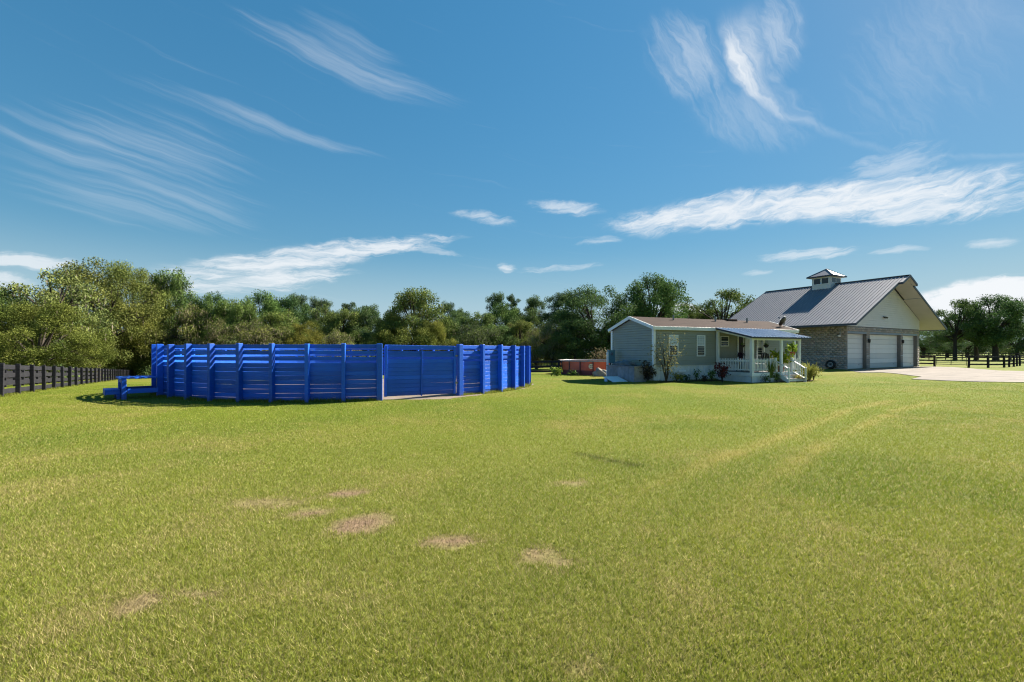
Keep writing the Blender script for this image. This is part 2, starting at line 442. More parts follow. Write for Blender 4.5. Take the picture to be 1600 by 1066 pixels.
def np_mesh(name, V, F, m, tone=None, smooth=False):
    """triangles or quads from numpy arrays with one colour for each face"""
    me = bpy.data.meshes.new(name)
    n = F.shape[1]
    me.vertices.add(len(V)); me.vertices.foreach_set('co', V.astype(np.float32).ravel())
    me.loops.add(F.size); me.loops.foreach_set('vertex_index', F.astype(np.int32).ravel())
    me.polygons.add(len(F)); me.polygons.foreach_set('loop_start', np.arange(0, F.size, n, dtype=np.int32))
    me.polygons.foreach_set('loop_total', np.full(len(F), n, dtype=np.int32))
    me.update(calc_edges=True)
    if tone is not None:
        a = me.attributes.new('tone', 'FLOAT_COLOR', 'FACE')
        a.data.foreach_set('color', np.c_[tone, np.ones(len(F))].astype(np.float32).ravel())
    me.materials.append(m)
    return me

# ================================================================== THE GROUND
PEN_C = np.array([-7.5, 23.05]); PEN_R = 8.25
GATE_L, GATE_R = -68.6, -48.2
patches = []
for cx, cy, w, h, s in [(550, 770, 46, 9, .75), (497, 799, 46, 16, 1), (565, 819, 62, 18, 1), (710, 846, 54, 14, .85), (850, 873, 74, 26, 1),
        (905, 758, 42, 9, .8), (215, 944, 36, 20, .42), (312, 929, 46, 9, .4), (425, 786, 110, 9, .4),
        (900, 1044, 80, 30, .3)]:
    p = at(cx, cy)
    patches.append((p.x, p.y, w*p.y/711/2*1.2, h*p.y*p.y/(711*EYE)/2*1.25, s))
def polyline(pts): return np.array([[*at(*p)][:2] for p in pts])
track_a = polyline([(1395, 626), (1330, 639), (1200, 690), (1100, 727), (1010, 764), (940, 805)])
track_b = polyline([(1455, 629), (1400, 642), (1290, 692), (1185, 765), (1120, 835)])
rut = polyline([(905, 709), (950, 720), (995, 728)])
drive_px = [(1322, 578.6), (1345, 582.6), (1378, 582.4), (1400, 584.2), (1440, 589.3), (1424, 593), (1480, 595.5), (1532, 597.2), (1640, 598.5), (1760, 599),
            (1760, 583), (1600, 580.5), (1560, 579.5), (1520, 576.5), (1490, 574.2), (1462, 573.4), (1436.5, 573.4)]
drive_xy = np.array([[*at(*p)][:2] for p in drive_px])
def dist_line(x, y, P):
    d = np.full(np.shape(x), 1e9)
    for a, b in zip(P[:-1], P[1:]):
        v = b-a; t = np.clip(((x-a[0])*v[0]+(y-a[1])*v[1])/(v@v), 0, 1)
        d = np.minimum(d, np.hypot(x-a[0]-t*v[0], y-a[1]-t*v[1]))
    return d
def in_poly(x, y, P):
    c = np.zeros(np.shape(x), bool); j = len(P)-1
    for i in range(len(P)):
        with np.errstate(divide='ignore', invalid='ignore'):
            k = ((P[i, 1] > y) != (P[j, 1] > y)) & (x < (P[j, 0]-P[i, 0])*(y-P[i, 1])/(P[j, 1]-P[i, 1]+1e-12)+P[i, 0])
        c ^= k; j = i
    return c
def lawn(x, y):
    """bare soil, dryness and lushness of the lawn at a place"""
    wob = (fbm(x*2.1+9, y*2.1, 4)-.5)*2.2+(fbm(x*9+3, y*9+1, 3)-.5)*1.6
    bare = np.zeros(np.shape(x))
    for cx, cy, a, b, s in patches:
        r = np.hypot((x-cx)/a, (y-cy)/b)+wob
        bare = np.maximum(bare, s*np.clip(1.25-r, 0, 1))
    bare = np.clip(bare*1.7, 0, 1)
    tr = np.minimum(dist_line(x, y, track_a), dist_line(x, y, track_b))
    trk = np.exp(-(tr/.17)**2)*np.clip(2.2*fbm(x*1.1, y*1.1+40, 4)-.3, 0, 1)*np.clip((y-4.5)/3, .25, 1)
    big = fbm(x*.16+3, y*.16+8, 4); mid = fbm(x*.7+30, y*.7, 3); fine = fbm(x*2.6+70, y*2.6, 3)
    dry = np.clip((big-.5)*1.9+(mid-.5)*1.9+(fine-.5)*1.3+.42, 0, 1)
    dry = np.clip(dry+.5*trk, 0, 1.2)
    lush = .6*np.clip((fbm(x*.35+90, y*.35+50, 4)-.47)*3.5, 0, 1)*np.clip(1.2-dry, 0, 1)
    lush = lush*(1-np.clip(trk, 0, 1))
    rutd = np.exp(-(dist_line(x, y, rut)/.10)**2)
    return bare, dry, lush, rutd, np.clip(trk, 0, 1)
def lawn_tone(x, y):
    bare, dry, lush, rutd, trk = lawn(x, y)
    g = np.array([.108, .138, .012]); d = np.array([.158, .142, .028]); l = np.array([.076, .108, .012]); s = np.array([.16, .108, .068])
    t = g+(d-g)*np.clip(dry-.25, 0, 1)[..., None]; t = t+(l-t)*lush[..., None]*.8
    th = np.array([.175, .145, .062])
    near = np.clip((12-y)/9, 0, 1)*.45
    t = t+(th-t)*np.clip(near+2.2*bare, 0, 1)[..., None]
    t = t+(s-t)*np.clip(1.9*bare-.7, 0, 1)[..., None]
    t = t+(np.array([.26, .225, .06])-t)*trk[..., None]*.6
    return t*(1-.55*rutd[..., None])
ax = np.concatenate([[-2500, -1200, -600, -350, -220, -150], np.arange(-120, -27, 3), np.arange(-26, 34.01, .22), np.arange(37, 121, 3), [150, 220, 350, 600, 1200, 2500]])
ay = np.concatenate([[-400, -120, -40, -12, -4], np.arange(0, 40.01, .22), np.arange(42, 141, 3), [170, 220, 300, 450, 700, 1100, 1800, 3000]])
GX, GY = np.meshgrid(ax, ay)
nxg, nyg = len(ax), len(ay)
V = np.c_[GX.ravel(), GY.ravel(), gz(GX, GY).ravel()]
ii = (np.arange(nyg-1)[:, None]*nxg+np.arange(nxg-1)[None]).ravel()
Fq = np.c_[ii, ii+1, ii+nxg+1, ii+nxg]
mg = bpy.data.materials.new('lawn_ground'); mg.use_nodes = True
N, L = nt(mg); b = N['Principled BSDF']; b.inputs['Roughness'].default_value = .95; b.inputs['Specular IOR Level'].default_value = .1
at_ = N.new('ShaderNodeAttribute'); at_.attribute_name = 'tone'
tcg = N.new('ShaderNodeTexCoord')
n1 = N.new('ShaderNodeTexNoise'); n1.inputs['Scale'].default_value = 9; n1.inputs['Detail'].default_value = 9; n1.inputs['Roughness'].default_value = .75
L.new(tcg.outputs['Object'], n1.inputs['Vector'])
mr1 = N.new('ShaderNodeMapRange'); mr1.inputs[1].default_value = .3; mr1.inputs[2].default_value = .7; mr1.inputs[3].default_value = .74; mr1.inputs[4].default_value = 1.24
L.new(n1.outputs['Fac'], mr1.inputs[0])
vs = N.new('ShaderNodeVectorMath'); vs.operation = 'SCALE'; L.new(at_.outputs['Color'], vs.inputs[0]); L.new(mr1.outputs[0], vs.inputs['Scale'])
L.new(vs.outputs[0], b.inputs['Base Color'])
bpn = N.new('ShaderNodeBump'); bpn.inputs['Strength'].default_value = .5; bpn.inputs['Distance'].default_value = .05
n2 = N.new('ShaderNodeTexNoise'); n2.inputs['Scale'].default_value = 22; n2.inputs['Detail'].default_value = 6; L.new(tcg.outputs['Object'], n2.inputs['Vector'])
L.new(n2.outputs['Fac'], bpn.inputs['Height']); L.new(bpn.outputs[0], b.inputs['Normal'])
me = np_mesh('ground', V, Fq, mg)
ta = me.attributes.new('tone', 'FLOAT_COLOR', 'POINT')
ta.data.foreach_set('color', np.c_[lawn_tone(V[:, 0], V[:, 1]), np.ones(len(V))].astype(np.float32).ravel())
ground = tag(put('ground', me), 'mown yellow green lawn with small bare patches and tyre tracks', 'lawn', kind='structure')

# driveway slab, sand of the round pen
mb = MB()
dz = [float(gz(*p)) for p in drive_xy]
mb.prism([tuple(p) for p in drive_xy], -.25, .03, 'z')
drive = tag(mb.build('driveway', M['concrete']), 'pale concrete driveway in front of the garage doors', 'driveway', kind='structure')
dc = drive_xy.mean(0)
def joint(p, q):
    p, q = at(*p), at(*q); MB().bar((p.x, p.y, .0325), (q.x, q.y, .0325), .022, .004).build('expansion_joint', M['moss_stone'], drive)
for p, q in (((1400, 583.6), (1462, 574.2)), ((1445, 592.6), (1512, 576.8)), ((1500, 595.6), (1560, 580.4)), ((1565, 597.6), (1620, 581.8))):
    joint(p, q)
rimp = []
for k in range(160):
    t = 2*math.pi*k/160; dg = math.degrees(t)-360 if math.degrees(t) > 180 else math.degrees(t)
    r = PEN_R-.06+(.3*(.5+float(vnoise(np.array(k*.9), np.array(2.)))) if -47 < dg < 5 else 0)
    lobe = math.exp(-((dg+54)/8.5)**4)*1.0*(0.75+.5*float(vnoise(np.array(k*.7), np.array(9.))))
    r += lobe*.75
    rimp.append((PEN_C[0]+r*math.cos(t), PEN_C[1]+r*math.sin(t)))
RIM = np.array(rimp)
sv = []; sf = []
rings = (0.0, .25, .5, .75, .92, 1.0)
for q in rings:
    for p in rimp:
        x = PEN_C[0]+(p[0]-PEN_C[0])*q; y = PEN_C[1]+(p[1]-PEN_C[1])*q
        sv.append((x, y, float(gz(x, y))+(.014 if q < 1 else .004)+.02*float(fbm(np.array(x*1.1), np.array(y*1.1), 3))*(q < 1)))
for k in range(len(rings)-1):
    for j in range(160): sf.append((k*160+j, k*160+(j+1) % 160, (k+1)*160+(j+1) % 160, (k+1)*160+j))
me = np_mesh('pen_sand', np.array(sv), np.array(sf), M['sand'])
tag(put('pen_sand', me), 'brown sand inside the blue round pen and spilling out under its gate', 'sand', kind='structure')

# ------------------------------------------------------------------ grass blades
def grass():
    n = 1150000
    u = rng.random(n)
    z0, z1 = 1.55, 34.0
    Y = z0*(z1/z0)**(u**.86)                    # denser near the camera
    X = (rng.random(n)*2-1)*(Y*1.17+.5)
    jx, jy = X+.9*(fbm(X*1.5, Y*1.5, 3)-.5), Y+1.6*(fbm(X*1.5+50, Y*1.5, 3)-.5)
    keep = ~in_poly(jx, jy, drive_xy) & ~in_poly(X, Y, RIM)
    # not inside the mobile home, its porch or its beds
    c, s_ = math.cos(R(23)), math.sin(R(23)); hx = (X-7.6)*c+(Y-24.4)*s_; hy = -(X-7.6)*s_+(Y-24.4)*c
    keep &= ~((hx > -.1) & (hx < 11.4) & (hy > -.25) & (hy < 4)) & ~((hx > 4.4) & (hx < 8.7) & (hy > -2.6) & (hy < 0))
    bare, dry, lush, rutd, trk = lawn(X, Y)
    keep &= rng.random(n) > np.clip(bare*.95-.12, 0, .64)
    X, Y, bare, dry, lush, rutd, trk = (q[keep] for q in (X, Y, bare, dry, lush, rutd, trk)); n = len(X)
    Z = gz(X, Y)
    far = np.clip((Y-3)/22, 0, 1)
    h = (.014+.020*rng.random(n)+.02*(rng.random(n) < .06))*(1+.3*lush)*(1-.35*bare)*(1-.45*far)
    w = (.0017+.0015*rng.random(n))*np.clip(Y/3.0, 1, 8)**.72
    th = rng.random(n)*2*np.pi; lean = (.25+1.0*rng.random(n))*h; la = rng.random(n)*2*np.pi
    bx, by = np.cos(th)*w, np.sin(th)*w
    tip = np.c_[X+np.cos(la)*lean, Y+np.sin(la)*lean, Z+h]
    a = np.c_[X-bx, Y-by, Z-.004]; b = np.c_[X+bx, Y+by, Z-.004]
    V = np.empty((n*3, 3)); V[0::3] = a; V[1::3] = b; V[2::3] = tip
    F = np.arange(n*3).reshape(n, 3)
    r = rng.random(n)
    green = np.array([.168, .215, .025]); yel = np.array([.268, .270, .042]); straw = np.array([.46, .385, .185]); deep = np.array([.098, .170, .020])
    t = green+(yel-green)*rng.random(n)[:, None]
    t = t+(deep-t)*(lush*(.4+.6*rng.random(n)))[:, None]
    ps = np.clip(.17+.40*dry**1.5+.5*bare, 0, .9)*(1-.5*far)+.2*trk
    isst = r < ps
    t[isst] = straw*(.55+.6*rng.random(isst.sum()))[:, None]
    t = t+(np.array([.30, .26, .07])-t)*(trk*.5)[:, None]
    brown = np.array([.27, .19, .12])*(.45+.8*rng.random(n))[:, None]
    t = t+(brown-t)*np.clip(bare*1.1*(.3+rng.random(n)), 0, 1)[:, None]
    t *= np.c_[.95-.08*far, .965+.0*far, .85-.3*far]
    t *= (.8+.4*rng.random(n))[:, None]
    t *= (1-.5*rutd)[:, None]
    # untrimmed tufts along the pen, the fences, the home and the drive
    m = 26000
    q = rng.random(m); k = rng.integers(0, 5, m); TX = np.zeros(m); TY = np.zeros(m)
    a = R(-175)+R(185)*q; rr = PEN_R+.02+.22*rng.random(m)**2
    pa_ = k <= 2; TX[pa_] = PEN_C[0]+rr[pa_]*np.cos(a[pa_]); TY[pa_] = PEN_C[1]+rr[pa_]*np.sin(a[pa_])
    gm = pa_ & (a > R(GATE_L)) & (a < R(GATE_R)); TX[gm] += 400
    fb_ = k == 3; f0 = rng.integers(0, 26, m)*2.6-8+rng.normal(size=m)*.22*(rng.random(m) < .6)+(rng.random(m)*2.6)*(rng.random(m) < .4)
    TX[fb_] = (-20.6-.6*f0+rng.normal(size=m)*.08)[fb_]; TY[fb_] = (18.4+.8*f0+rng.normal(size=m)*.08)[fb_]
    hb_ = k == 4; hxx = rng.random(m)*12-.6; hyy = -.12-.12*rng.random(m)
    TX[hb_] = (7.6+hxx*c-hyy*s_)[hb_]; TY[hb_] = (24.4+hxx*s_+hyy*c)[hb_]
    pr = (hx[:0]); pz = gz(TX, TY); hh = (.04+.10*rng.random(m)**1.5)*(.4+1.2*fbm(TX*1.4, TY*1.4, 3)); la = rng.random(m)*6.283; th = rng.random(m)*6.283
    W2 = .008+.006*rng.random(m); V2 = np.empty((m*3, 3))
    V2[0::3] = np.c_[TX-np.cos(th)*W2, TY-np.sin(th)*W2, pz]; V2[1::3] = np.c_[TX+np.cos(th)*W2, TY+np.sin(th)*W2, pz]
    V2[2::3] = np.c_[TX+np.cos(la)*hh*.6, TY+np.sin(la)*hh*.6, pz+hh]
    ok = np.repeat(TX < 200, 3); t2 = (green+(yel-green)*rng.random((m, 1)))*(.7+.4*rng.random((m, 1)))
    V2 = V2[ok]; t2 = t2[TX < 200]
    F = np.r_[F, np.arange(len(V2)).reshape(-1, 3)+len(V)]; V = np.r_[V, V2]; t = np.r_[t, t2]
    return np_mesh('lawn_grass', V, F, M['grassblade'], t)
tag(put('lawn_grass', grass()), 'short blades of green and straw coloured grass over the lawn', 'grass', kind='stuff')

# ================================================================== THE ROUND PEN
def pen_point(deg, r=PEN_R):
    return PEN_C[0]+r*math.cos(R(deg)), PEN_C[1]+r*math.sin(R(deg))
npan = 44
step = (360-(GATE_R-GATE_L))/npan
post_deg = [GATE_R+step*i for i in range(npan+1)]     # from the gate's right post anticlockwise to its left post
pen = thing('round_pen', 'tall round pen of bright blue horizontal boards on the lawn', 'horse pen', (PEN_C[0], PEN_C[1], 0))
chord = 2*PEN_R*math.sin(R(step/2))
boards_z = []
z = .0
for i in range(9):
    boards_z.append((z, z+.138)); z += .1415
boards_z += [(1.345, 1.465), (1.55, 1.665), (1.745, 1.87)]
def board_mesh(w, h, t, seed):
    r = random.Random(seed); mb = MB()
    mb.box((0, 0, 0), (w, t, h))
    mb.v = [(x, y+r.uniform(-.003, .003), z+r.uniform(-.004, .004)) for x, y, z in mb.v]
    return mb.mesh('board', M['blue'], .004)
bm_ = {}
for kind_, (h) in (('low', .137), ('mid', .12), ('top', .125)):
    bm_[kind_] = [board_mesh(chord-.006, h, .038, k*7+ord(kind_[0]) % 5) for k in range(3)]
order = sorted(range(npan), key=lambda i: abs(((post_deg[i]+step/2)+90+180) % 360-180-3))
n_single = 0; rest = []
for i in order:
    d = post_deg[i]+step/2
    if not n_single < 290: rest.append(i); continue
    x, y = pen_point(d, PEN_R*math.cos(R(step/2)))
    for k, (z0, z1) in enumerate(boards_z):
        r = random.Random(i*31+k)
        o = put('board', bm_['low' if k < 9 else ('top' if k == 11 else 'mid')][r.randrange(3)], pen,
                (x-PEN_C[0]+r.uniform(-.004, .004), y-PEN_C[1]+r.uniform(-.004, .004), (z0+z1)/2+r.uniform(-.003, .003)+.006*math.sin(i*1.7)))
        o.rotation_euler = (r.uniform(-.02, .02), r.uniform(-.0035, .0035), R(d+90))
        n_single += 1
mb = MB()
for i in rest:
    d = post_deg[i]+step/2
    x, y = pen_point(d, PEN_R*math.cos(R(step/2)))
    for k, (z0, z1) in enumerate(boards_z):
        r = random.Random(i*31+k)
        mb.box((x-PEN_C[0], y-PEN_C[1], (z0+z1)/2+r.uniform(-.003, .003)), (chord-.006, .038, z1-z0), Matrix.Rotation(R(d+90), 3, 'Z') @ Matrix.Rotation(r.uniform(-.004, .004), 3, 'Y'))
tag(mb.build('far_boards', M['blue'], pen), kind='stuff')
# posts: square timbers outside the boards
pm = MB(); pm.box((0, 0, .93), (.17, .15, 1.94)); pm = pm.mesh('post', M['blue'], .012)
for i, d in enumerate(post_deg):
    big = i in (0, npan)
    x, y = pen_point(d, PEN_R+.105)
    r = random.Random(i)
    o = put('post', pm, pen, (x-PEN_C[0], y-PEN_C[1], 0), R(d)+r.uniform(-.05, .05), (1.15, 1.25 if big else .8, 1.0+r.uniform(-.004, .008)))
# gate
ga, gb = Vector((*pen_point(GATE_L+.86, PEN_R+.04), 0)), Vector((*pen_point(GATE_R-.9, PEN_R+.04), 0))
gv = gb-ga; gl = gv.length
gate = bpy.data.objects.new('gate', None); col.objects.link(gate); gate.parent = pen
gate.location = ((ga+gb)/2-Vector((PEN_C[0], PEN_C[1], 0))); gate.rotation_euler = (0, R(.5), math.atan2(gv.y, gv.x))
gz_ = [.11+.141*i for i in range(9)]
gms = [board_mesh(gl-.1, .1385, .03, 90+k) for k in range(2)]
for k, z0 in enumerate(gz_):
    o = put('board', gms[k % 2], gate, (0, 0, z0+.069)); o.rotation_euler = (0, random.uniform(-.0012, .0012), 0)
for z0 in (1.445, 1.535, 1.735):
    put('board', gms[0], gate, (0, 0, z0+.06), 0, (1, 1, .9 if z0 > 1.5 else .75))
fm = MB(); fm.box((0, 0, .97), (.09, .05, 1.74)); fm = fm.mesh('stile', M['blue'], .006)
for x in (-gl/2+.07, gl/2-.07): put('stile', fm, gate, (x, -.042, 0))
put('stile', fm, gate, (0, -.042, -.02), 0, (.5, .7, .96))
for z0 in (.5, 1.5):
    MB().span(gl/2-.06, gl/2+.1, -.085, -.07, z0-.03, z0+.03).build('hinge', M['grey_metal'], gate)

# step-up platform on the pen's left side
pd = -135.0
px_, py_ = pen_point(pd, PEN_R+.2)
plat = thing('viewing_platform', 'low blue wooden step-up platform against the left side of the round pen', 'platform', (px_, py_, 0), R(pd+90))
# local x runs along the pen (towards the camera's right), local y points into the pen
for k in range(5):
    y0 = -.02-.21*k
    MB().span(-.05, 1.30, y0-.195, y0, .70+.004*(k % 2), .745+.004*(k % 2)).build('deck_board', M['blue'], plat, .005)
for x in (0.02, 1.23):
    MB().span(x-.065, x+.065, -.99, -.86, -.05, .70).build('leg', M['blue'], plat, .008)
MB().span(.09, 1.16, -.99, -.945, .56, .695).build('rail', M['blue'], plat, .005)
MB().span(1.25, 1.295, -.84, .0, .2, .36).build('rail', M['blue'], plat, .005)
MB().span(-.05, -.005, -.84, .0, .2, .36).build('rail', M['blue'], plat, .005)
for k in range(2):
    MB().span(.05, 1.0, -1.2-.2*k, -1.01-.2*k, .29, .345).build('step_board', M['blue'], plat, .005)
for x in (.07, .94):
    MB().span(x, x+.04, -1.37, -1.0, .17, .29).build('step_side', M['blue'], plat, .004)
    MB().span(x-.01, x+.05, -1.1, -1.0, -.03, .17).build('step_leg', M['blue'], plat, .004)
MB().span(.07, .98, -1.40, -1.372, .15, .288).build('step_riser', M['blue'], plat, .004)

# ================================================================== FENCES
post_me = MB().box((0, 0, .62), (.15, .15, 1.56)).mesh('post', M['black_fence'], .012)
def board_fence(name, label, pts, heights, bay=2.6, top=1.4, bh=.145, cat='fence', mat_=None, face=-1, pw=1.0):
    p0 = Vector(pts[0]); f = thing(name, label, cat, (p0.x, p0.y, float(gz(p0.x, p0.y))))
    o3 = Vector(f.location)
    P = []
    for a, b in zip(pts[:-1], pts[1:]):
        a = Vector((a[0], a[1])); b = Vector((b[0], b[1])); n = max(1, round((b-a).length/bay))
        for k in range(n): P.append(a+(b-a)*k/n)
    P.append(Vector((pts[-1][0], pts[-1][1])))
    W = [Vector((p.x, p.y, float(gz(p.x, p.y)))) for p in P]
    for i, p in enumerate(W):
        r = random.Random(i*3+len(label))
        d = (W[min(i+1, len(W)-1)]-W[max(i-1, 0)])
        o = put('post', post_me, f, p-o3, math.atan2(d.y, d.x), (pw, pw, top/1.4))
        o.rotation_euler = (r.uniform(-.02, .02), r.uniform(-.02, .02), math.atan2(d.y, d.x))
    bmesh_ = MB().box((.5, 0, 0), (1, .035, bh)).mesh('board', M['black_fence'])
    for i in range(len(W)-1):
        d = W[i+1]-W[i]; L = d.length
        nrm = Vector((-d.y, d.x, 0)).normalized()*face*.095*pw
        for k, h in enumerate(heights):
            r = random.Random(i*17+k)
            o = put('board', bmesh_, f, W[i]-o3+Vector((0, 0, h+r.uniform(-.012, .012)))+nrm, 0, (L-.004, 1, 1))
            o.rotation_euler = (r.uniform(-.03, .03), -math.asin(d.z/L)+r.uniform(-.004, .004), math.atan2(d.y, d.x))
    return f
u = Vector((-.6, .8)); s0 = Vector((-20.6, 18.4))
board_fence('board_fence', 'black board fence along the left edge of the lawn, running back towards the big oaks',
            [tuple(s0-u*8), tuple(s0+u*88)], (.2, .53, .86, 1.2), 2.6, 1.36, .2, face=1)
off = Vector((-.8, -.6))*4.5
board_fence('board_fence', 'second black board fence seen through the gaps of the one at the left edge',
            [tuple(s0+off-u*8), tuple(s0+off+u*80)], (.25, .55, .85, 1.15), 2.6, 1.3, .19, face=1)
a_, b_ = at(780, 586.2), at(1010, 584)
board_fence('board_fence', 'black three board fence behind the red pool, between the round pen and the mobile home', [(a_.x, a_.y), (b_.x, b_.y)], (.22, .56, .9), 2.3, 1.02, face=1, pw=.9)
a_, b_ = at(1418, 571.6), at(1460, 572.8)
board_fence('board_fence', 'short black board fence between the corner of the block garage and a metal gate', [(a_.x, a_.y), (b_.x, b_.y)], (.3, .68, 1.06), 2.4, 1.2, face=1)
rp = [at(1513.5, 574.6), at(1544, 574.8), at(1569, 574.4), at(1584, 573.2), at(1593.5, 571.8), at(1660, 568.6)]
board_fence('board_fence', 'black three board fence curving along the far side of the driveway at the right edge', [(p.x, p.y) for p in rp], (.32, .7, 1.08), 2.3, 1.2, face=1)
g0, g1 = at(1462, 573), at(1511.5, 574.6)
dv = Vector((g1.x-g0.x, g1.y-g0.y, 0)); gl2 = dv.length
pg = thing('paddock_gate', 'wide thin metal tube gate between the black fences beside the driveway', 'gate', (g0.x, g0.y, float(g0.z)), math.atan2(dv.y, dv.x))
for k, z in enumerate((.28, .46, .64, .84, 1.02)):
    MB().tube([(.1, 0, z), (gl2-.1, 0, z)], .02 if 0 < k < 4 else .028, 6).build('rail', M['lamp_black'], pg)
for x in (.1, gl2/2, gl2-.1):
    MB().tube([(x, 0, .2), (x, 0, 1.05)], .028, 6).build('upright', M['lamp_black'], pg)
# far paddock fence beyond the gate
fa, fb = Vector((38, 84)), Vector((120, 92))
board_fence('board_fence', 'distant thin dark paddock fence in the field beyond the driveway, below the far trees', [tuple(fa), tuple(fb)], (.4, .8, 1.2), 3.6, 1.3, face=1, pw=.8)

# ================================================================== MOBILE HOME
HO = Vector((7.6, 24.4, 0)); HA = R(23); HL, HD = 11.1, 3.73
HF = Vector((math.cos(HA), math.sin(HA), 0)); HB = Vector((-math.sin(HA), math.cos(HA), 0))
def ht(px, d=0.0):
    k = (px-800)/711.0; o = HO+HB*d
    return (k*o.y-o.x)/(HF.x-k*HF.y)
def hz(px, py, d=0.0):
    t = ht(px, d); p = HO+HF*t+HB*d
    return EYE+(549-py)/711.0*p.y
home = thing('mobile_home', 'long beige single-wide mobile home with brown shingle roof and white skirting', 'mobile home', tuple(HO), HA)
SK, EV, RG = .88, 2.90, 3.62
# skirting with ribs
def skirt(axis, a, b, at_, out):
    mb = MB(); n = int((b-a)/.22)
    for k in range(n):
        p0 = a+(b-a)*k/n; p1 = a+(b-a)*(k+1)/n
        prof = [(p0, 0), (p0+.02, -.018), (p1-.02, -.018), (p1, 0), (p1, .05), (p0, .05)]
        if axis == 'x': mb.prism([(x, at_+out*y) for x, y in prof], -.12, SK, 'z')
        else: mb.prism([(at_+out*y, x) for x, y in prof], -.12, SK, 'z')
    return tag(mb.build('skirting', M['vinyl_white'], home), kind='stuff')
skirt('x', .03, HL-.03, .04, 1); skirt('y', .06, HD-.03, .04, 1); skirt('y', .03, HD-.03, HL-.04, -1); skirt('x', .03, HL-.03, HD-.04, -1)
def laps(name, parent, material, axis, a, b, z0, z1, plane, out, course=.135, limit=None, thick=.034):
    """lapped boards on a wall; axis is the direction the boards run; limit(z) gives the run for a gable"""
    mb = MB(); n = max(1, round((z1-z0)/course)); ch = (z1-z0)/n
    for k in range(n):
        za = z0+k*ch; zb = za+ch-.022
        lo, hi = (a, b) if limit is None else limit(zb-.01)
        if hi-lo < .1: continue
        la, ha = (a, b) if limit is None else limit(za)
        pr = [(plane+out*thick, za, la, ha), (plane+out*.006, zb, lo, hi), (plane-out*.012, zb, lo, hi), (plane-out*.012, za, la, ha)]
        i = len(mb.v)
        for end in (2, 3):
            for q in pr: mb.v.append((q[end], q[0], q[1]) if axis == 'x' else (q[0], q[end], q[1]))
        mb.f += [(i+3, i+2, i+1, i), (i+4, i+5, i+6, i+7)]+[(i+j, i+(j+1) % 4, i+4+(j+1) % 4, i+4+j) for j in range(4)]
    bk = MB(); e = .03; u0, u1 = sorted((plane-out*.016, plane-out*.06))       # sheathing behind the boards
    if limit is None: bk.prism([(a, z0), (b, z0), (b, z1), (a, z1)], u0, u1, 'y') if axis == 'x' else bk.prism([(a, z0), (b, z0), (b, z1), (a, z1)], u0, u1, 'x')
    else:
        zz = [z0+(z1-z0)*k/24 for k in range(25)]
        poly = [(limit(z)[1], z) for z in zz if limit(z)[1]-limit(z)[0] > .05]; poly = poly+[(a+b-p, z) for p, z in reversed(poly)]
        bk.prism(poly, u0, u1, 'y' if axis == 'x' else 'x')
    bk.build('sheathing', material, parent)
    return tag(mb.build(name, material, parent), kind='stuff')
laps('wall', home, M['siding'], 'x', .05, HL-.05, SK, EV, 0, -1)
laps('wall', home, M['siding'], 'x', .05, HL-.05, SK, EV, HD, 1)
hs_ = (RG-.12-EV)/(HD/2)
glim = lambda z: (.05, HD-.05) if z < EV else (.05+(z-EV)/hs_, HD-.05-(z-EV)/hs_)
laps('gable_wall', home, M['siding'], 'y', .05, HD-.05, SK, RG-.15, 0, -1, limit=glim)
laps('gable_wall', home, M['siding'], 'y', .05, HD-.05, SK, RG-.15, HL, 1, limit=glim)
for x, y in ((0, 0), (HL, 0), (0, HD), (HL, HD)):
    MB().box((x, y, (SK+EV)/2-.2), (.15, .15, EV-SK+.4)).build('corner_trim', M['white'], home, .01)
# roof
ov = .16
mb = MB()
for sgn in (-1, 1):
    ym = HD/2; ye = ym+sgn*(HD/2+ov); ze = EV+.06
    prof = [(ym, RG), (ye, ze+.02), (ye, ze-.06), (ym, RG-.09)]
    mb.prism(prof, -ov, HL+ov, 'x')
roof = mb.build('roof', M['shingle'], home)
mb = MB()   # shingle courses
sl_ = math.atan2(RG-EV-.08, HD/2+ov); Ls = math.hypot(RG-EV-.08, HD/2+ov)
for k in range(13):
    t = (k+.5)/13
    mb.box((HL/2, HD/2-(HD/2+ov)*t, RG-(RG-EV-.08)*t+.012), (HL+2*ov, Ls/13, .012), Matrix.Rotation(sl_+.05, 3, 'X'))
tag(mb.build('shingle_course', M['shingle'], home), kind='stuff')
MB().span(-ov, HL+ov, -ov-.035, -ov-.003, EV-.10, EV+.085).build('fascia', M['white'], home, .005)
MB().span(-ov, HL+ov, HD+ov+.003, HD+ov+.035, EV-.10, EV+.085).build('fascia', M['white'], home, .005)
MB().span(.08, HL-.08, -ov, .0, EV-.09, EV-.075).build('soffit', M['white'], home)
for xx in (-ov-.02, HL+ov+.02):
    for sgn in (-1, 1):
        p = Vector((xx, HD/2-sgn*.0, RG-.045)); q = Vector((xx, HD/2+sgn*(HD/2+ov+.03), EV-.0))
        MB().bar(p, q, .045, .17).build('rake_board', M['white'], home)
for x in (2.6, 5.9, 8.6):
    MB().tube([(x, HD/2-.5, RG-.25), (x, HD/2-.5, RG+.16)], .05, 8).build('vent_pipe', M['grey_metal'], home)
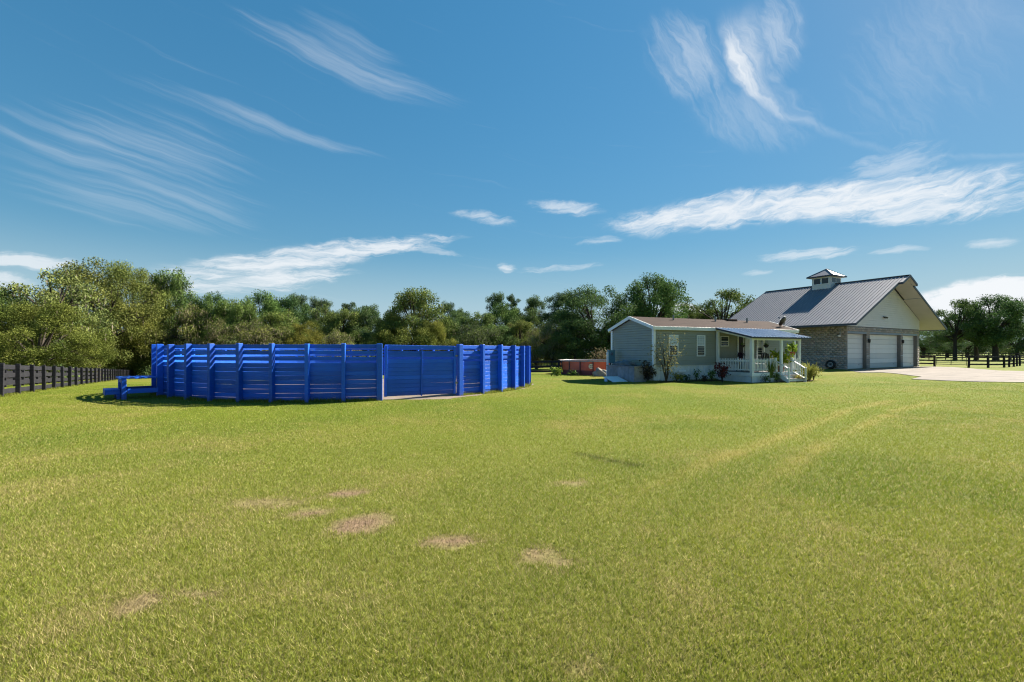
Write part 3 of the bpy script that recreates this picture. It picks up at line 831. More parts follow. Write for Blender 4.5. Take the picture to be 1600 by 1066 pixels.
# low ridge bump near the far end of the roof
MB().span(7.2, 8.0, HD/2-.3, HD/2+.3, RG-.15, RG+.07).build('roof_vent', M['shingle'], home, .02)
def window(parent, x0, x1, z0, z1, y=0.0, blind=True, frame=M['white'], t=.05, axis='x', out=-1, pane=None):
    """double-hung window: frame, two sashes with panes"""
    def S(a, b, d0, d1, c, d):
        d0, d1 = sorted((y+out*d0, y+out*d1))
        return MB().span(a, b, d0, d1, c, d) if axis == 'x' else MB().span(d0, d1, a, b, c, d)
    zm = (z0+z1)/2
    pan = S(x0+t, x1-t, .006, .03, zm, z1-t).build('window', M['blind'] if blind else M['glass'], parent)
    S(x0+t, x1-t, .006, .024, z0+t, zm).build('pane', M['glass'] if pane is None else pane, pan)
    for a, b, c, d in ((x0, x0+t, z0, z1), (x1-t, x1, z0, z1), (x0+t, x1-t, z0, z0+t), (x0+t, x1-t, z1-t, z1)):
        S(a, b, .004, .055, c, d).build('frame', frame, pan, .004)
    S(x0+t, x1-t, .01, .045, zm-.022, zm+.022).build('sash_rail', frame, pan)
    if blind:
        for k in range(1, 3):
            xx = x0+t+(x1-x0-2*t)*k/3
            S(xx-.007, xx+.007, .031, .037, zm+.022, z1-t).build('muntin', frame, pan)
    return pan
window(home, ht(1044.5), ht(1059), hz(1050, 556), hz(1050, 523.5))
window(home, ht(1088), ht(1101), hz(1095, 557), hz(1095, 524))
window(home, ht(1125), ht(1138), hz(1131, 541.5), hz(1131, 525.5), blind=False)
window(home, ht(1181), ht(1192), hz(1187, 556), hz(1187, 529), blind=True)
dx0, dx1 = ht(1151.5), ht(1161)
door = MB().span(dx0+.06, dx1-.06, -.05, -.012, .58, 2.55).build('front_door', M['dark'], home, .005)
for a, b, c, d in ((dx0, dx0+.06, .55, 2.6), (dx1-.06, dx1, .55, 2.6), (dx0+.06, dx1-.06, 2.55, 2.6)):
    MB().span(a, b, -.07, -.004, c, d).build('door_frame', M['white'], door)
MB().lathe([(.035, 0), (.04, .03), (.02, .06)], 10, (dx1-.14, -.05, 1.5), Matrix.Rotation(R(90), 3, 'X')).build('door_handle', M['grey_metal'], door)
sx0 = dx1+.1   # pale storm door folded back beside it
MB().span(sx0, sx0+.75, -.06, -.02, .58, 2.5).build('storm_door', M['blind'], home, .006)
MB().span(ht(1060), ht(1070), -.09, -.02, .52, .6).build('vent_hood', M['white'], home, .01)

# ================================================================== PORCH
PD = 2.4
PX0, PX1 = ht(1120), None
def pt(px): return ht(px, -PD)
cornx = pt(1175)
PX0 = min(PX0, cornx)+.02; PX0 = cornx
p_r = pt(1251)
DK = .50
porch = thing('porch', 'white railed front porch with blue metal roof on the mobile home', 'porch', tuple(HO), HA)
def pbar(name, *a, m='white', bev=.006): return MB().span(*a).build(name, M[m], porch, bev)
# deck boards
nb = 16
for k in range(nb):
    y0 = -PD+.03+(PD-.1)*k/nb
    pbar('deck_board', PX0+.02, p_r-.02, y0, y0+(PD-.1)/nb-.008, DK-.03, DK, m='deck_wood', bev=0)
pbar('rim_board', PX0-.02, p_r+.02, -PD-.03, -PD+.02, DK-.18, DK+.012)
pbar('rim_board', PX0-.04, PX0+.0, -PD+.025, -.06, DK-.18, DK+.012)
pbar('rim_board', p_r, p_r+.04, -PD+.025, -.06, DK-.18, DK+.012)
def porch_skirt(axis, a, b, at_):
    mb = MB(); n = int((b-a)/.2)
    for k in range(n):
        p0 = a+(b-a)*k/n; p1 = a+(b-a)*(k+1)/n-.008
        if axis == 'x': mb.span(p0, p1, at_-.01, at_+.01, -.05, DK-.17)
        else: mb.span(at_-.01, at_+.01, p0, p1, -.05, DK-.17)
    return tag(mb.build('porch_skirting', M['vinyl_white'], porch), kind='stuff')
porch_skirt('x', PX0, p_r, -PD); porch_skirt('y', -PD+.03, -.08, PX0); porch_skirt('y', -PD+.03, -.08, p_r)
RF0, RF1 = EV+.03, 2.36      # roof height at the wall and at the front
rfz = lambda y: RF0+(RF1-RF0)*(-y-ov)/(PD+.15-ov)
def post(x, y, w=.12):
    pbar('porch_post', x-w/2, x+w/2, y-w/2, y+w/2, DK-.02 if w > .11 else DK, rfz(y)-.12)
front_posts = [PX0+.05, pt(1222), p_r-.05]
for x in front_posts: post(x, -PD+.05, .15 if x < PX0+1 else .12)
post(PX0+.05, -.12, .14); post(p_r-.05, -.14, .1); post(pt(1236)-.4, -.6, .06)
# beams under the roof
pbar('beam', PX0-.02, p_r+.05, -PD, -PD+.1, RF1-.12, RF1+.0)
MB().bar((PX0+.02, -.1, rfz(-.1)-.10), (PX0+.02, -PD, rfz(-PD)-.075), .06, .1).build('beam', M['white'], porch)
MB().bar((p_r-.02, -.1, rfz(-.1)-.10), (p_r-.02, -PD, rfz(-PD)-.075), .06, .1).build('beam', M['white'], porch)
# roof sheet with ribs
rx0, rx1 = PX0-.18, pt(1263)
pa = math.atan2(RF0-RF1, PD+.15-ov); pl = math.hypot(RF0-RF1, PD+.15-ov)
yc = -(PD+.15+ov)/2; zc = (RF0+RF1)/2
MB().box(((rx0+rx1)/2, yc, zc+.03), (rx1-rx0, pl, .04), Matrix.Rotation(pa, 3, 'X')).build('porch_roof', M['porch_metal'], porch)
nr = int((rx1-rx0)/.23); rib = MB().box((0, 0, 0), (.035, pl, .025), Matrix.Rotation(pa, 3, 'X')).mesh('roof_rib', M['porch_metal'])
for k in range(nr+1):
    put('roof_rib', rib, porch, (rx0+.02+(rx1-rx0-.04)*k/nr, yc, zc+.062))
MB().box(((rx0+rx1)/2, -PD-.165, RF1+.012), (rx1-rx0, .02, .09)).build('roof_edge', M['dark_trim'], porch)
MB().bar((rx0-.012, -ov, RF0+.02), (rx0-.012, -PD-.15, RF1+.02), .02, .09).build('roof_edge', M['dark_trim'], porch)
MB().bar((rx1+.012, -ov, RF0+.02), (rx1+.012, -PD-.15, RF1+.02), .02, .09).build('roof_edge', M['dark_trim'], porch)
# railings: each picket its own part
picket = MB().span(-.018, .018, -.012, .012, .62, 1.24); picket.prism([(-.018, 1.24), (.018, 1.24), (0, 1.262)], -.012, .012, 'y'); picket = picket.mesh('picket', M['white'])
def railing(p, q, gap=.105):
    p = Vector((*p, 0)); q = Vector((*q, 0)); d = q-p; n = max(2, int(d.length/gap)); a = math.atan2(d.y, d.x)
    for z, h in ((.66, .07), (1.13, .075)):
        MB().bar(p+Vector((0, 0, z)), q+Vector((0, 0, z)), .035, h).build('rail', M['white'], porch)
    nrm = Vector((math.sin(a), -math.cos(a), 0))*.031
    for k in range(n):
        put('picket', picket, porch, p+d*(k+.5)/n+nrm, a)
st0, st1 = pt(1213), pt(1238)
railing((PX0+.05, -.2), (PX0+.05, -PD+.13))
railing((PX0+.13, -PD+.05), (st0-.05, -PD+.05))
railing((st1+.05, -PD+.05), (p_r-.1, -PD+.05), .1)
railing((p_r-.05, -PD+.13), (p_r-.05, -.2))
for x in (st0, st1): pbar('newel_post', x-.05, x+.05, -PD-.0, -PD+.1, DK, 1.3)
# steps
for k, z in enumerate((.36, .2)):
    pbar('step', st0, st1, -PD-.06-.28*(k+1), -PD-.06-.28*k, z-.04, z, m='deck_wood')
    pbar('riser', st0+.02, st1-.02, -PD-.045-.28*(k+1)+.0, -PD-.03-.28*(k+1)+.01, z-.16, z-.042)
for x in (st0-.03, st1+.03):
    MB().bar((x, -PD-.04, DK-.08), (x, -PD-.72, .08), .045, .2).build('stringer', M['white'], porch)
    pbar('stair_post', x-.035, x+.035, -PD-.76, -PD-.69, 0, .78)
    MB().bar((x, -PD-.02, 1.12), (x, -PD-.72, .72), .045, .05).build('hand_rail', M['white'], porch)
    for k in range(4):
        f = (k+.6)/4.6
        MB().bar((x, -PD-.7*f, DK-.04-.42*f), (x, -PD-.7*f, 1.11-.4*f), .025).build('baluster', M['white'], porch)

# ================================================================== GARAGE (block building)
BO = Vector((30.335, 41.239, 0)); BA = .51; BW, BDEP = 15.03, 11.5
BF = Vector((math.cos(BA), math.sin(BA), 0)); BB = Vector((-math.sin(BA), math.cos(BA), 0))
WH, RH, EH, EO, OF, OH, BK, HLW = 3.94, 8.88, 4.03, 2.03, 1.60, 1.92, 12.08, 1.53
BSL = (RH-EH)/(BW/2+EO)
barn = thing('block_garage', 'grey concrete block garage with steep metal roof, cupola and three white doors', 'garage', tuple(BO), BA)
openings = [(.12, 3.6), (4.27, 10.7), (11.19, 14.5)]
DH = 3.28
def block_wall(place, u0, u1, holes, seed):
    r = np.random.default_rng(seed); VV = []; FF = []; TT = []
    row = 0; z = -.1
    while z < WH-.05:
        z1 = min(z+.2, WH); u = u0-(.2 if row % 2 else 0.0)
        while u < u1-.02:
            a = max(u, u0); b = min(u+.4, u1); u += .4
            segs = [(a, b)]
            for h0, h1 in holes:
                if z < DH-.02:
                    ns = []
                    for s, e in segs:
                        if e <= h0 or s >= h1: ns.append((s, e))
                        else:
                            if s < h0: ns.append((s, h0))
                            if e > h1: ns.append((h1, e))
                    segs = ns
            tone = np.array([.31, .29, .265])*(.84+.28*r.random())*(1.2 if r.random() < .12 else 1)+np.array([.02, .008, 0])*r.random()
            for s, e in segs:
                if e-s < .03: continue
                i = len(VV); o = .010+.004*r.random(); g = .005
                for (uu, zz, dd) in ((s+g, z+g, o), (e-g, z+g, o), (e-g, z1-g, o), (s+g, z1-g, o), (s+g, z+g, -.01), (e-g, z+g, -.01), (e-g, z1-g, -.01), (s+g, z1-g, -.01)):
                    VV.append(place(uu, zz, dd))
                for q in ((0, 1, 2, 3), (0, 4, 5, 1), (1, 5, 6, 2), (2, 6, 7, 3), (3, 7, 4, 0)):
                    FF.append([i+k for k in q]); TT.append(tone)
        z += .2; row += 1
    return tag(put('block_facing', np_mesh('block_facing', np.array(VV), np.array(FF), M['block'], np.array(TT)), barn), kind='stuff')
block_wall(lambda u, z, d: (u, -d, z), 0, BW, openings, 1)
block_wall(lambda u, z, d: (-d, u, z), 0, BDEP, [], 2)
block_wall(lambda u, z, d: (BW+d, u, z), 0, BDEP, [], 3)
mb = MB()   # wall cores (mortar shows in the joints)
edges = [0]+[e for h in openings for e in h]+[BW]
for a, b in zip(edges[::2], edges[1::2]): mb.span(a, b, 0, .42, -.3, WH-.0)
for a, b in openings: mb.span(a, b, 0, .42, DH, WH)
mb.span(0, .3, .42, BDEP, -.3, WH); mb.span(BW-.3, BW, .42, BDEP, -.3, WH); mb.span(.3, BW-.3, BDEP-.3, BDEP, -.3, WH)
mb.build('wall', M['mortar'], barn)
# garage doors of seven panels
for di, (a, b) in enumerate(openings):
    d = MB().span(a+.0, b-.0, .325, .36, 0, DH).build('garage_door', M['grey_metal'], barn)
    ph = (DH-.03)/7; pm_ = MB().box((0, 0, 0), (b-a-.02, .03, ph-.02)).mesh('panel', M['door_white'], .01)
    for k in range(7): put('panel', pm_, d, ((a+b)/2, .305, .02+ph*(k+.5)))
    MB().span(b-.9, b-.7, .27, .285, .35, .4).build('handle', M['grey_metal'], d)
    MB().span(a, b, -.0145, .0, DH-.0, DH+.19).build('lintel', M['shade_block'], barn)
for x in (3.93, 10.95):   # lamps on the piers
    lp = MB().lathe([(.05, 0), (.09, .05), (.1, .3), (.06, .36)], 8, (x, -.12, 2.45)).build('wall_lamp', M['lamp_black'], barn)
    MB().span(x-.04, x+.04, -.1, -.012, 2.72, 2.8).build('bracket', M['lamp_black'], lp)
    MB().span(x-.28, x+.28, -.018, -.012, 1.18, 1.22).build('conduit', M['white'], barn)
# gable siding
ru = lambda u: RH-.16-BSL*abs(u-BW/2)
gl_ = lambda z: (.02, BW-.02) if z < ru(0) else (BW/2-(RH-.16-z)/BSL, BW/2+(RH-.16-z)/BSL)
laps('gable_siding', barn, M['gable'], 'x', .02, BW-.02, WH+.02, RH-.3, -.02, -1, .21, gl_, .028)
laps('gable_siding', barn, M['gable'], 'x', .02, BW-.02, WH+.02, RH-.3, BDEP, 1, .21, gl_, .028)
laps('eave_siding', barn, M['gable'], 'y', .03, BDEP-.03, WH+.02, ru(0)-.05, -.0, -1, .21)
laps('eave_siding', barn, M['gable'], 'y', .03, BDEP-.03, WH+.02, ru(0)-.05, BW, 1, .21)
gl = MB().span(BW/2-.75, BW/2-.35, -.17, -.06, 4.95, 5.05).build('flood_lamp', M['lamp_black'], barn)
for q in (-.75, -.38):
    MB().lathe([(.05, 0), (.1, .16)], 10, (BW/2+q, -.14, 4.98), Matrix.Rotation(R(115), 3, 'X')).build('lamp_head', M['lamp_black'], gl)
# roof slabs
for sgn, nm in ((-1, 'roof'), (1, 'roof')):
    e0 = (BW/2, RH); e1 = (BW/2+sgn*(BW/2+EO), EH)
    th = .09
    mb = MB(); mb.prism([e0, e1, (e1[0], e1[1]-th), (e0[0], e0[1]-th)], -OF, BK, 'y')
    h1 = (BW/2+sgn*HLW, RH-BSL*HLW)
    mb.prism([e0, h1, (h1[0], h1[1]-th), (e0[0], e0[1]-th)], -OH, -OF-.002, 'y')
    rf = mb.build(nm, M['roof_metal'], barn)
    # raised ribs down the slope
    mb = MB(); n = int((BK+OF)/.30)
    ang = math.atan(BSL)
    for k in range(n+1):
        y = -OF+.03+(BK+OF-.06)*k/n
        p = Vector((e0[0]+sgn*.05, y, e0[1]-.05*BSL+.018)); q = Vector((e1[0], y, e1[1]+.018))
        mb.bar(p, q, .05, .045)
    tag(mb.build('roof_ribs', M['roof_metal'], rf), kind='stuff')
    # soffit under the overhangs
    mb = MB(); e = .035
    lo = lambda u_: RH-th-e-BSL*abs(u_-BW/2)
    uw = BW/2+sgn*(BW/2)
    mb.prism([(BW/2+sgn*.0, lo(BW/2)), (e1[0]-sgn*.05, lo(e1[0]-sgn*.05)), (e1[0]-sgn*.05, lo(e1[0]-sgn*.05)+.02), (BW/2, lo(BW/2)+.02)], -OF+.05, -.06, 'y')
    mb.prism([(uw+sgn*.04, lo(uw)), (e1[0]-sgn*.05, lo(e1[0]-sgn*.05)), (e1[0]-sgn*.05, lo(e1[0]-sgn*.05)+.02), (uw+sgn*.04, lo(uw)+.02)], -.055, BK-.06, 'y')
    mb.prism([(BW/2, lo(BW/2)-.0), (h1[0]-sgn*.05, lo(h1[0]-sgn*.05)), (h1[0]-sgn*.05, lo(h1[0]-sgn*.05)+.02), (BW/2, lo(BW/2)+.02)], -OH+.05, -OF+.04, 'y')
    sf_ = mb.build('soffit', M['soffit'], rf)
    if sgn > 0:
        p = Vector((BW/2+.35, -.12, lo(BW/2+.35)-.03)); q = Vector((BW/2+3.6, -.12, lo(BW/2+3.6)-.03))
        MB().bar(p, q, .1, .05).build('soffit_vent', M['lamp_black'], sf_)
        MB().span(BW/2+3.55, BW/2+3.6, -OF+.06, -.07, lo(BW/2+3.6)-.012, lo(BW/2+3.6)+.03).build('soffit_seam', M['shade_block'], sf_)
    # dark trim along eave, rakes and hood
    MB().span(min(e1[0], e1[0]+sgn*.03), max(e1[0], e1[0]+sgn*.03), -OF-.03, BK+.03, EH-.16, EH+.03).build('eave_trim', M['dark_trim'], rf)
    for y, u0_ in ((-OF-.02, HLW), (BK+.02, 0), ):
        MB().bar((BW/2+sgn*u0_, y, RH-BSL*u0_-.05), (e1[0], y, EH-.05), .035, .2).build('rake_trim', M['dark_trim'], rf)
    MB().bar((BW/2, -OH-.02, RH-.05), (h1[0], -OH-.02, h1[1]-.05), .035, .2).build('rake_trim', M['dark_trim'], rf)
    MB().span(min(h1[0], h1[0]+sgn*.03), max(h1[0], h1[0]+sgn*.03), -OH-.03, -OF+.02, h1[1]-.17, h1[1]+.02).build('hood_trim', M['dark_trim'], rf)
MB().box((BW/2, (BK-OH)/2, RH+.03), (.28, BK+OH+.04, .05)).build('ridge_cap', M['dark_trim'], barn)
# cupola
CXH, CV0, CDP, CE = 1.08, 4.45, 1.85, 9.66
cup = MB().span(BW/2-CXH, BW/2+CXH, CV0, CV0+CDP, RH-.9, CE).build('cupola', M['gable'], barn)
eo = .38
mb = MB(); i4 = [(BW/2-CXH-eo, CV0-eo), (BW/2+CXH+eo, CV0-eo), (BW/2+CXH+eo, CV0+CDP+eo), (BW/2-CXH-eo, CV0+CDP+eo)]
mb.v = [(x, y, CE-.02) for x, y in i4]+[(x, y, CE+.06) for x, y in i4]+[(BW/2, CV0+CDP/2, 10.62)]
mb.f = [(3, 2, 1, 0), (0, 1, 5, 4), (1, 2, 6, 5), (2, 3, 7, 6), (3, 0, 4, 7), (4, 5, 8), (5, 6, 8), (6, 7, 8), (7, 4, 8)]
mb.build('cupola_roof', M['roof_metal'], cup)
for a, b in zip(i4, i4[1:]+i4[:1]):
    MB().bar((*a, CE+.02), (*b, CE+.02), .05, .1).build('eave_trim', M['dark_trim'], cup)
for a in i4: MB().bar((*a, CE+.075), (BW/2, CV0+CDP/2, 10.645), .09, .03).build('hip_cap', M['dark_trim'], cup)
zb = RH-.02
for k in range(2):   # windows on the left and right faces
    for xs, o_ in ((BW/2-CXH, -1), (BW/2+CXH, 1)):
        y0 = CV0+.14+k*(CDP-.28)/2
        f = MB().span(min(xs, xs+o_*.03), max(xs, xs+o_*.03), y0, y0+(CDP-.28)/2-.03, zb, CE-.12).build('window', M['white'], cup)
        MB().span(min(xs+o_*.031, xs+o_*.04), max(xs+o_*.031, xs+o_*.04), y0+.05, y0+(CDP-.28)/2-.08, zb+.05, CE-.17).build('pane', M['glass'], f)
for k in range(2):
    x0 = BW/2-CXH+.16+k*(2*CXH-.3)/2
    f = MB().span(x0, x0+(2*CXH-.3)/2-.03, CV0-.03, CV0, zb+.1, CE-.12).build('window', M['white'], cup)
    MB().span(x0+.05, x0+(2*CXH-.3)/2-.08, CV0-.04, CV0-.031, zb+.15, CE-.17).build('pane', M['glass'], f)
# security lamp on the side wall
sl2 = MB().span(-.3, -.02, .45, .62, 2.98, 3.14).build('security_lamp', M['white'], barn, .02)
MB().span(-.12, -.0, .62, .72, 2.95, 3.2).build('lamp_housing', M['lamp_black'], sl2)
MB().span(-.05, -.012, .5, .55, 3.14, 3.75).build('conduit', M['shade_block'], sl2)
MB().span(-.022, -.012, .1, BDEP-.1, 1.14, 1.18).build('conduit', M['shade_block'], barn)

# tyre leaning on the side wall
k = (1299.5-800)/711; v_ = (k*BO.y-BO.x)/(BB.x-k*BB.y)
tp = BO+BB*v_-BF*.22
ty = thing('spare_tyre', 'black spare tyre with pale rim leaning on the side wall of the block garage', 'tyre', (tp.x, tp.y, 0), BA)
rotx = Matrix.Rotation(R(-90), 3, 'Y') @ Matrix.Rotation(R(8), 3, 'Y')
tm = MB().lathe([(.24, -.10), (.36, -.11), (.415, -.07), (.42, 0), (.415, .07), (.36, .11), (.24, .10), (.23, .0)], 28, (0, 0, .42), rotx)
tm.build('tyre', M['rubber'], ty, smooth=True)
rm_ = MB().lathe([(.235, .055), (.2, .06), (.12, .03), (.06, .05), (.01, .05)], 24, (0, 0, .42), rotx).build('rim', M['rim'], ty, smooth=True)
MB().lathe([(.05, .05), (.045, .1)], 12, (0, 0, .42), rotx).build('hub_cap', M['lamp_black'], rm_)

# ================================================================== SMALL THINGS ROUND THE HOME
def HW(t, d, z=0.0):
    p = HO+HF*t+HB*d; return Vector((p.x, p.y, z))
# above-ground pool
pc = at(934, 586.8); PR = 2.9
pcx, pcy = pc.x*(1+PR/pc.y), pc.y+PR
pool = thing('frame_pool', 'round red above-ground frame pool with dark uprights in front of the black fence', 'pool', (pcx, pcy, float(gz(pcx, pcy-2))-.02))
PH = .98
MB().lathe([(PR, .34), (PR, PH-.03), (PR-.03, PH-.03), (PR-.03, .34)], 48).build('pool_wall', M['pool_red'], pool)
MB().lathe([(PR, -.2), (PR+.004, .34), (PR-.04, .34), (PR-.04, -.2)], 48).build('lower_band', M['pool_band'], pool)
MB().lathe([(.01, PH-.2), (PR-.04, PH-.2)], 48).build('water', M['water'], pool)
ring = [(PR*math.cos(t), PR*math.sin(t), PH) for t in [2*math.pi*k/48 for k in range(49)]]
MB().tube(ring, .045, 8, False).build('rim', M['pool_rim'], pool, smooth=True)
upm = MB().tube([(0, 0, -.15), (0, 0, PH-.02)], .035, 8).mesh('upright', M['pool_frame'])
for k in range(20):
    t = 2*math.pi*k/20+.02; put('upright', upm, pool, ((PR+.05)*math.cos(t), (PR+.05)*math.sin(t), 0))
for dg in (-109.5, -72):
    rot = Matrix.Rotation(R(dg+90), 3, 'Z') @ Matrix.Rotation(R(90), 3, 'X')
    c_ = ((PR+.012)*math.cos(R(dg)), (PR+.012)*math.sin(R(dg)), .63)
    em = MB().lathe([(.17, 0), (.17, .02)], 24, c_, rot).build('emblem', M['emblem'], pool)
    for a in (0, 90, 180, 270):
        q = rot @ Vector((.085*math.cos(R(a+45)), .085*math.sin(R(a+45)), .026))
        MB().lathe([(.035, 0), (.03, .008)], 10, Vector(c_)+q, rot).build('emblem_mark', M['pool_band'], em)
    MB().lathe([(.025, .02), (.02, .034)], 10, c_, rot).build('emblem_mark', M['pool_red'], em)

# meter pedestal at the back corner of the gable
mp = at(952.5, 592.4)
up = thing('meter_post', 'teal utility meter box on a white post at the left end of the mobile home', 'meter box', tuple(mp), HA)
MB().span(-.19, -.09, -.05, .05, -.1, 1.62).build('post', M['white'], up, .006)
MB().span(.2, .27, -.05, .05, -.1, .95).build('post', M['white'], up, .006)
bxm = MB().span(-.1, .34, -.07, .1, .95, 1.72).build('meter_box', M['teal'], up, .015)
MB().lathe([(.09, 0), (.1, .04), (.07, .09)], 16, (.08, -.07, 1.5), Matrix.Rotation(R(90), 3, 'X')).build('meter_dial', M['grey_metal'], bxm)
MB().span(-.06, .22, -.085, -.072, 1.0, 1.33).build('box_door', M['teal'], bxm, .004)
MB().tube([(.08, .02, -.05), (.08, .02, .95)], .06, 8).build('conduit', M['lamp_black'], up)
wb = at(966, 592.5)
ob = thing('utility_cabinet', 'pale blue white utility cabinet standing between the meter post and the grey board box', 'cabinet', (wb.x, wb.y+.5, 0), HA)
MB().span(-.22, .25, -.2, .2, .28, .78).build('case', M['blind'], ob, .02)
for x in (-.18, .2): MB().span(x-.025, x+.025, -.15, .15, -.05, .28).build('leg', M['grey_metal'], ob)
MB().span(-.19, .22, -.215, -.203, .33, .73).build('door', M['blind'], ob, .004)
rp_ = at(965, 597.0)
rl = thing('white_ramp', 'flat white board sloping down to the grass in front of the meter post', 'board', (rp_.x, rp_.y, 0), HA)
MB().box((.1, .35, .13), (.95, .95, .035), Matrix.Rotation(R(14), 3, 'X')).build('board', M['white'], rl, .006)
for x in (-.3, .5): MB().span(x-.03, x+.03, .5, .75, -.03, .16).build('batten', M['white'], rl)
cbp = HW(-.75, 1.55)
cr = thing('board_box', 'weathered grey board box under the gable end of the mobile home', 'box', tuple(cbp), HA)
for k in range(5):
    y0 = -1.25+.5*k
    MB().span(-.3, -.26, y0, y0+.49, -.05, .8).build('side_board', M['crate'], cr, .006)
MB().span(-.26, .5, -1.25, -1.21, -.05, .8).build('end_board', M['crate'], cr)
MB().span(-.26, .5, 1.2, 1.24, -.05, .8).build('end_board', M['crate'], cr)
MB().span(-.35, .55, -1.3, 1.28, .8, .85).build('lid', M['crate'], cr, .006)
def lump(name, m, c, d, seed, parent=None, n=14):
    """an uneven soft heap"""
    r = np.random.default_rng(seed); mb = MB(); P = []
    ph = r.random((6, 3))*6.28
    for i in range(n+1):
        for j in range(2*n):
            a = math.pi*i/n; b = math.pi*j/n
            v = Vector((math.sin(a)*math.cos(b), math.sin(a)*math.sin(b), math.cos(a)))
            w = 1+.16*math.sin(3*v.x+ph[0, 0])*math.sin(4*v.y+ph[1, 0])+.12*math.sin(7*v.x+5*v.z+ph[2, 0])+.08*math.sin(11*v.y+6*v.x+ph[3, 0])
            P.append((c[0]+v.x*w*d[0], c[1]+v.y*w*d[1], c[2]+max(v.z, -.15)*w*d[2]))
    mb.v = P
    for i in range(n):
        for j in range(2*n):
            mb.f.append((i*2*n+j, i*2*n+(j+1) % (2*n), (i+1)*2*n+(j+1) % (2*n), (i+1)*2*n+j))
    return mb.build(name, m, parent, smooth=True)
o = lump('tarpaulin', M['tarp'], (0, 0, 0), (.36, .85, .24), 4); o.location = cbp+Vector((0, 0, .88)); o.rotation_euler = (0, 0, HA)
tag(o, 'crumpled grey tarpaulin heaped on the lid of the grey board box', 'tarpaulin')
hp = at(938, 588.5)
o = lump('stone_heap', M['moss_stone'], (0, 0, .05), (.55, .4, .42), 9); o.location = (hp.x+.1, hp.y+.3, hp.z)
tag(o, 'small pale heap of rubble between the red pool and the meter post', 'heap')

# satellite dish
dsp = HW(HL-.45, .35, 0)
sd_ = thing('satellite_dish', 'dark round satellite dish at the far roof end of the mobile home', 'satellite dish', (dsp.x, dsp.y, EV+.12), R(35))
rot = Matrix.Rotation(R(-38), 3, 'X')
MB().lathe([(.02, .0), (.14, .015), (.25, .05), (.34, .095), (.335, .105), (.24, .06), (.12, .025), (.01, .012)], 24, (0, 0, .5), Matrix.Rotation(R(-62), 3, 'X')).build('dish', M['lamp_black'], sd_, smooth=True)
MB().tube([(0, 0, -.05), (0, 0, .3), (0, -.03, .5)], .025, 8).build('mast', M['grey_metal'], sd_)
MB().tube([(0, .05, .48), (0, .3, .75)], .014, 6).build('feed_arm', M['grey_metal'], sd_)
MB().box((0, .31, .77), (.06, .1, .07)).build('receiver', M['grey_metal'], sd_)
MB().box((0, .0, -.04), (.3, .2, .03)).build('base_plate', M['grey_metal'], sd_)

# ------------------------------------------------------------------ plants
def leaf_cards(P, size, tone, up=0.0, aspect=.55, rg=rng, out=None, outw=0.0):
    """one small diamond leaf for each point"""
    n = len(P)
    nrm = rg.normal(size=(n, 3)); nrm[:, 2] += up
    if out is not None: nrm += out*outw
    nrm /= np.linalg.norm(nrm, axis=1)[:, None]+1e-9
    a = np.cross(nrm, rg.normal(size=(n, 3))); a /= np.linalg.norm(a, axis=1)[:, None]+1e-9
    b = np.cross(nrm, a)
    s = (size*(.6+.8*rg.random(n)))[:, None]
    V = np.empty((n*4, 3)); V[0::4] = P-a*s; V[1::4] = P-b*s*aspect+nrm*s*.12; V[2::4] = P+a*s; V[3::4] = P+b*s*aspect+nrm*s*.12
    return V, np.arange(n*4).reshape(n, 4), tone
def blades(n, rad, h, w, arch, rg, tone):
    """long arching strap leaves from one crown point"""
    VV = []; FF = []; TT = []
    for i in range(n):
        a = rg.random()*6.283; hh = h*(.6+.5*rg.random()); ar = arch*(.3+.9*rg.random()); ww = w*(.7+.6*rg.random())
        sx, sy = -math.sin(a)*ww, math.cos(a)*ww; b0 = rg.random()*rad; k0 = len(VV)
        for t in (0, .35, .7, 1.0):
            r = b0+ar*t*t; z = hh*(t-.35*t*t*min(1.6, ar/hh*1.6)); wf = (1-t)**.6+.03
            x, y = math.cos(a)*r, math.sin(a)*r
            VV += [(x-sx*wf, y-sy*wf, z), (x+sx*wf, y+sy*wf, z)]
        tn = tone[0]+(tone[1]-tone[0])*rg.random()
        for q in range(3): FF.append((k0+2*q, k0+2*q+1, k0+2*q+3, k0+2*q+2)); TT.append(tn)
    return np.array(VV), np.array(FF), np.array(TT)
def C3(*a): return np.array(a)
def pot(parent, r, h, m): return MB().lathe([(r*.7, 0), (r, h*.85), (r*1.08, h*.86), (r*1.08, h), (r*.9, h), (r*.88, h*.9)], 16).build('pot', m, parent, smooth=False)
def strap_plant(name, label, cat, loc, n, h, w, arch, tone, potm=None, pr=.16, ph=.25, seed=1, group=None):
    t = thing(name, label, cat, tuple(loc), 0, group)
    z = 0
    if potm: pot(t, pr, ph, potm); z = ph*.9
    V, F, T = blades(n, .06, h, w, arch, np.random.default_rng(seed), tone)
    V[:, 2] += z
    o = put('leaves', np_mesh('leaves', V, F, M['leaf'], T), t); o.color = (1, 1, 1, 1)
    return t
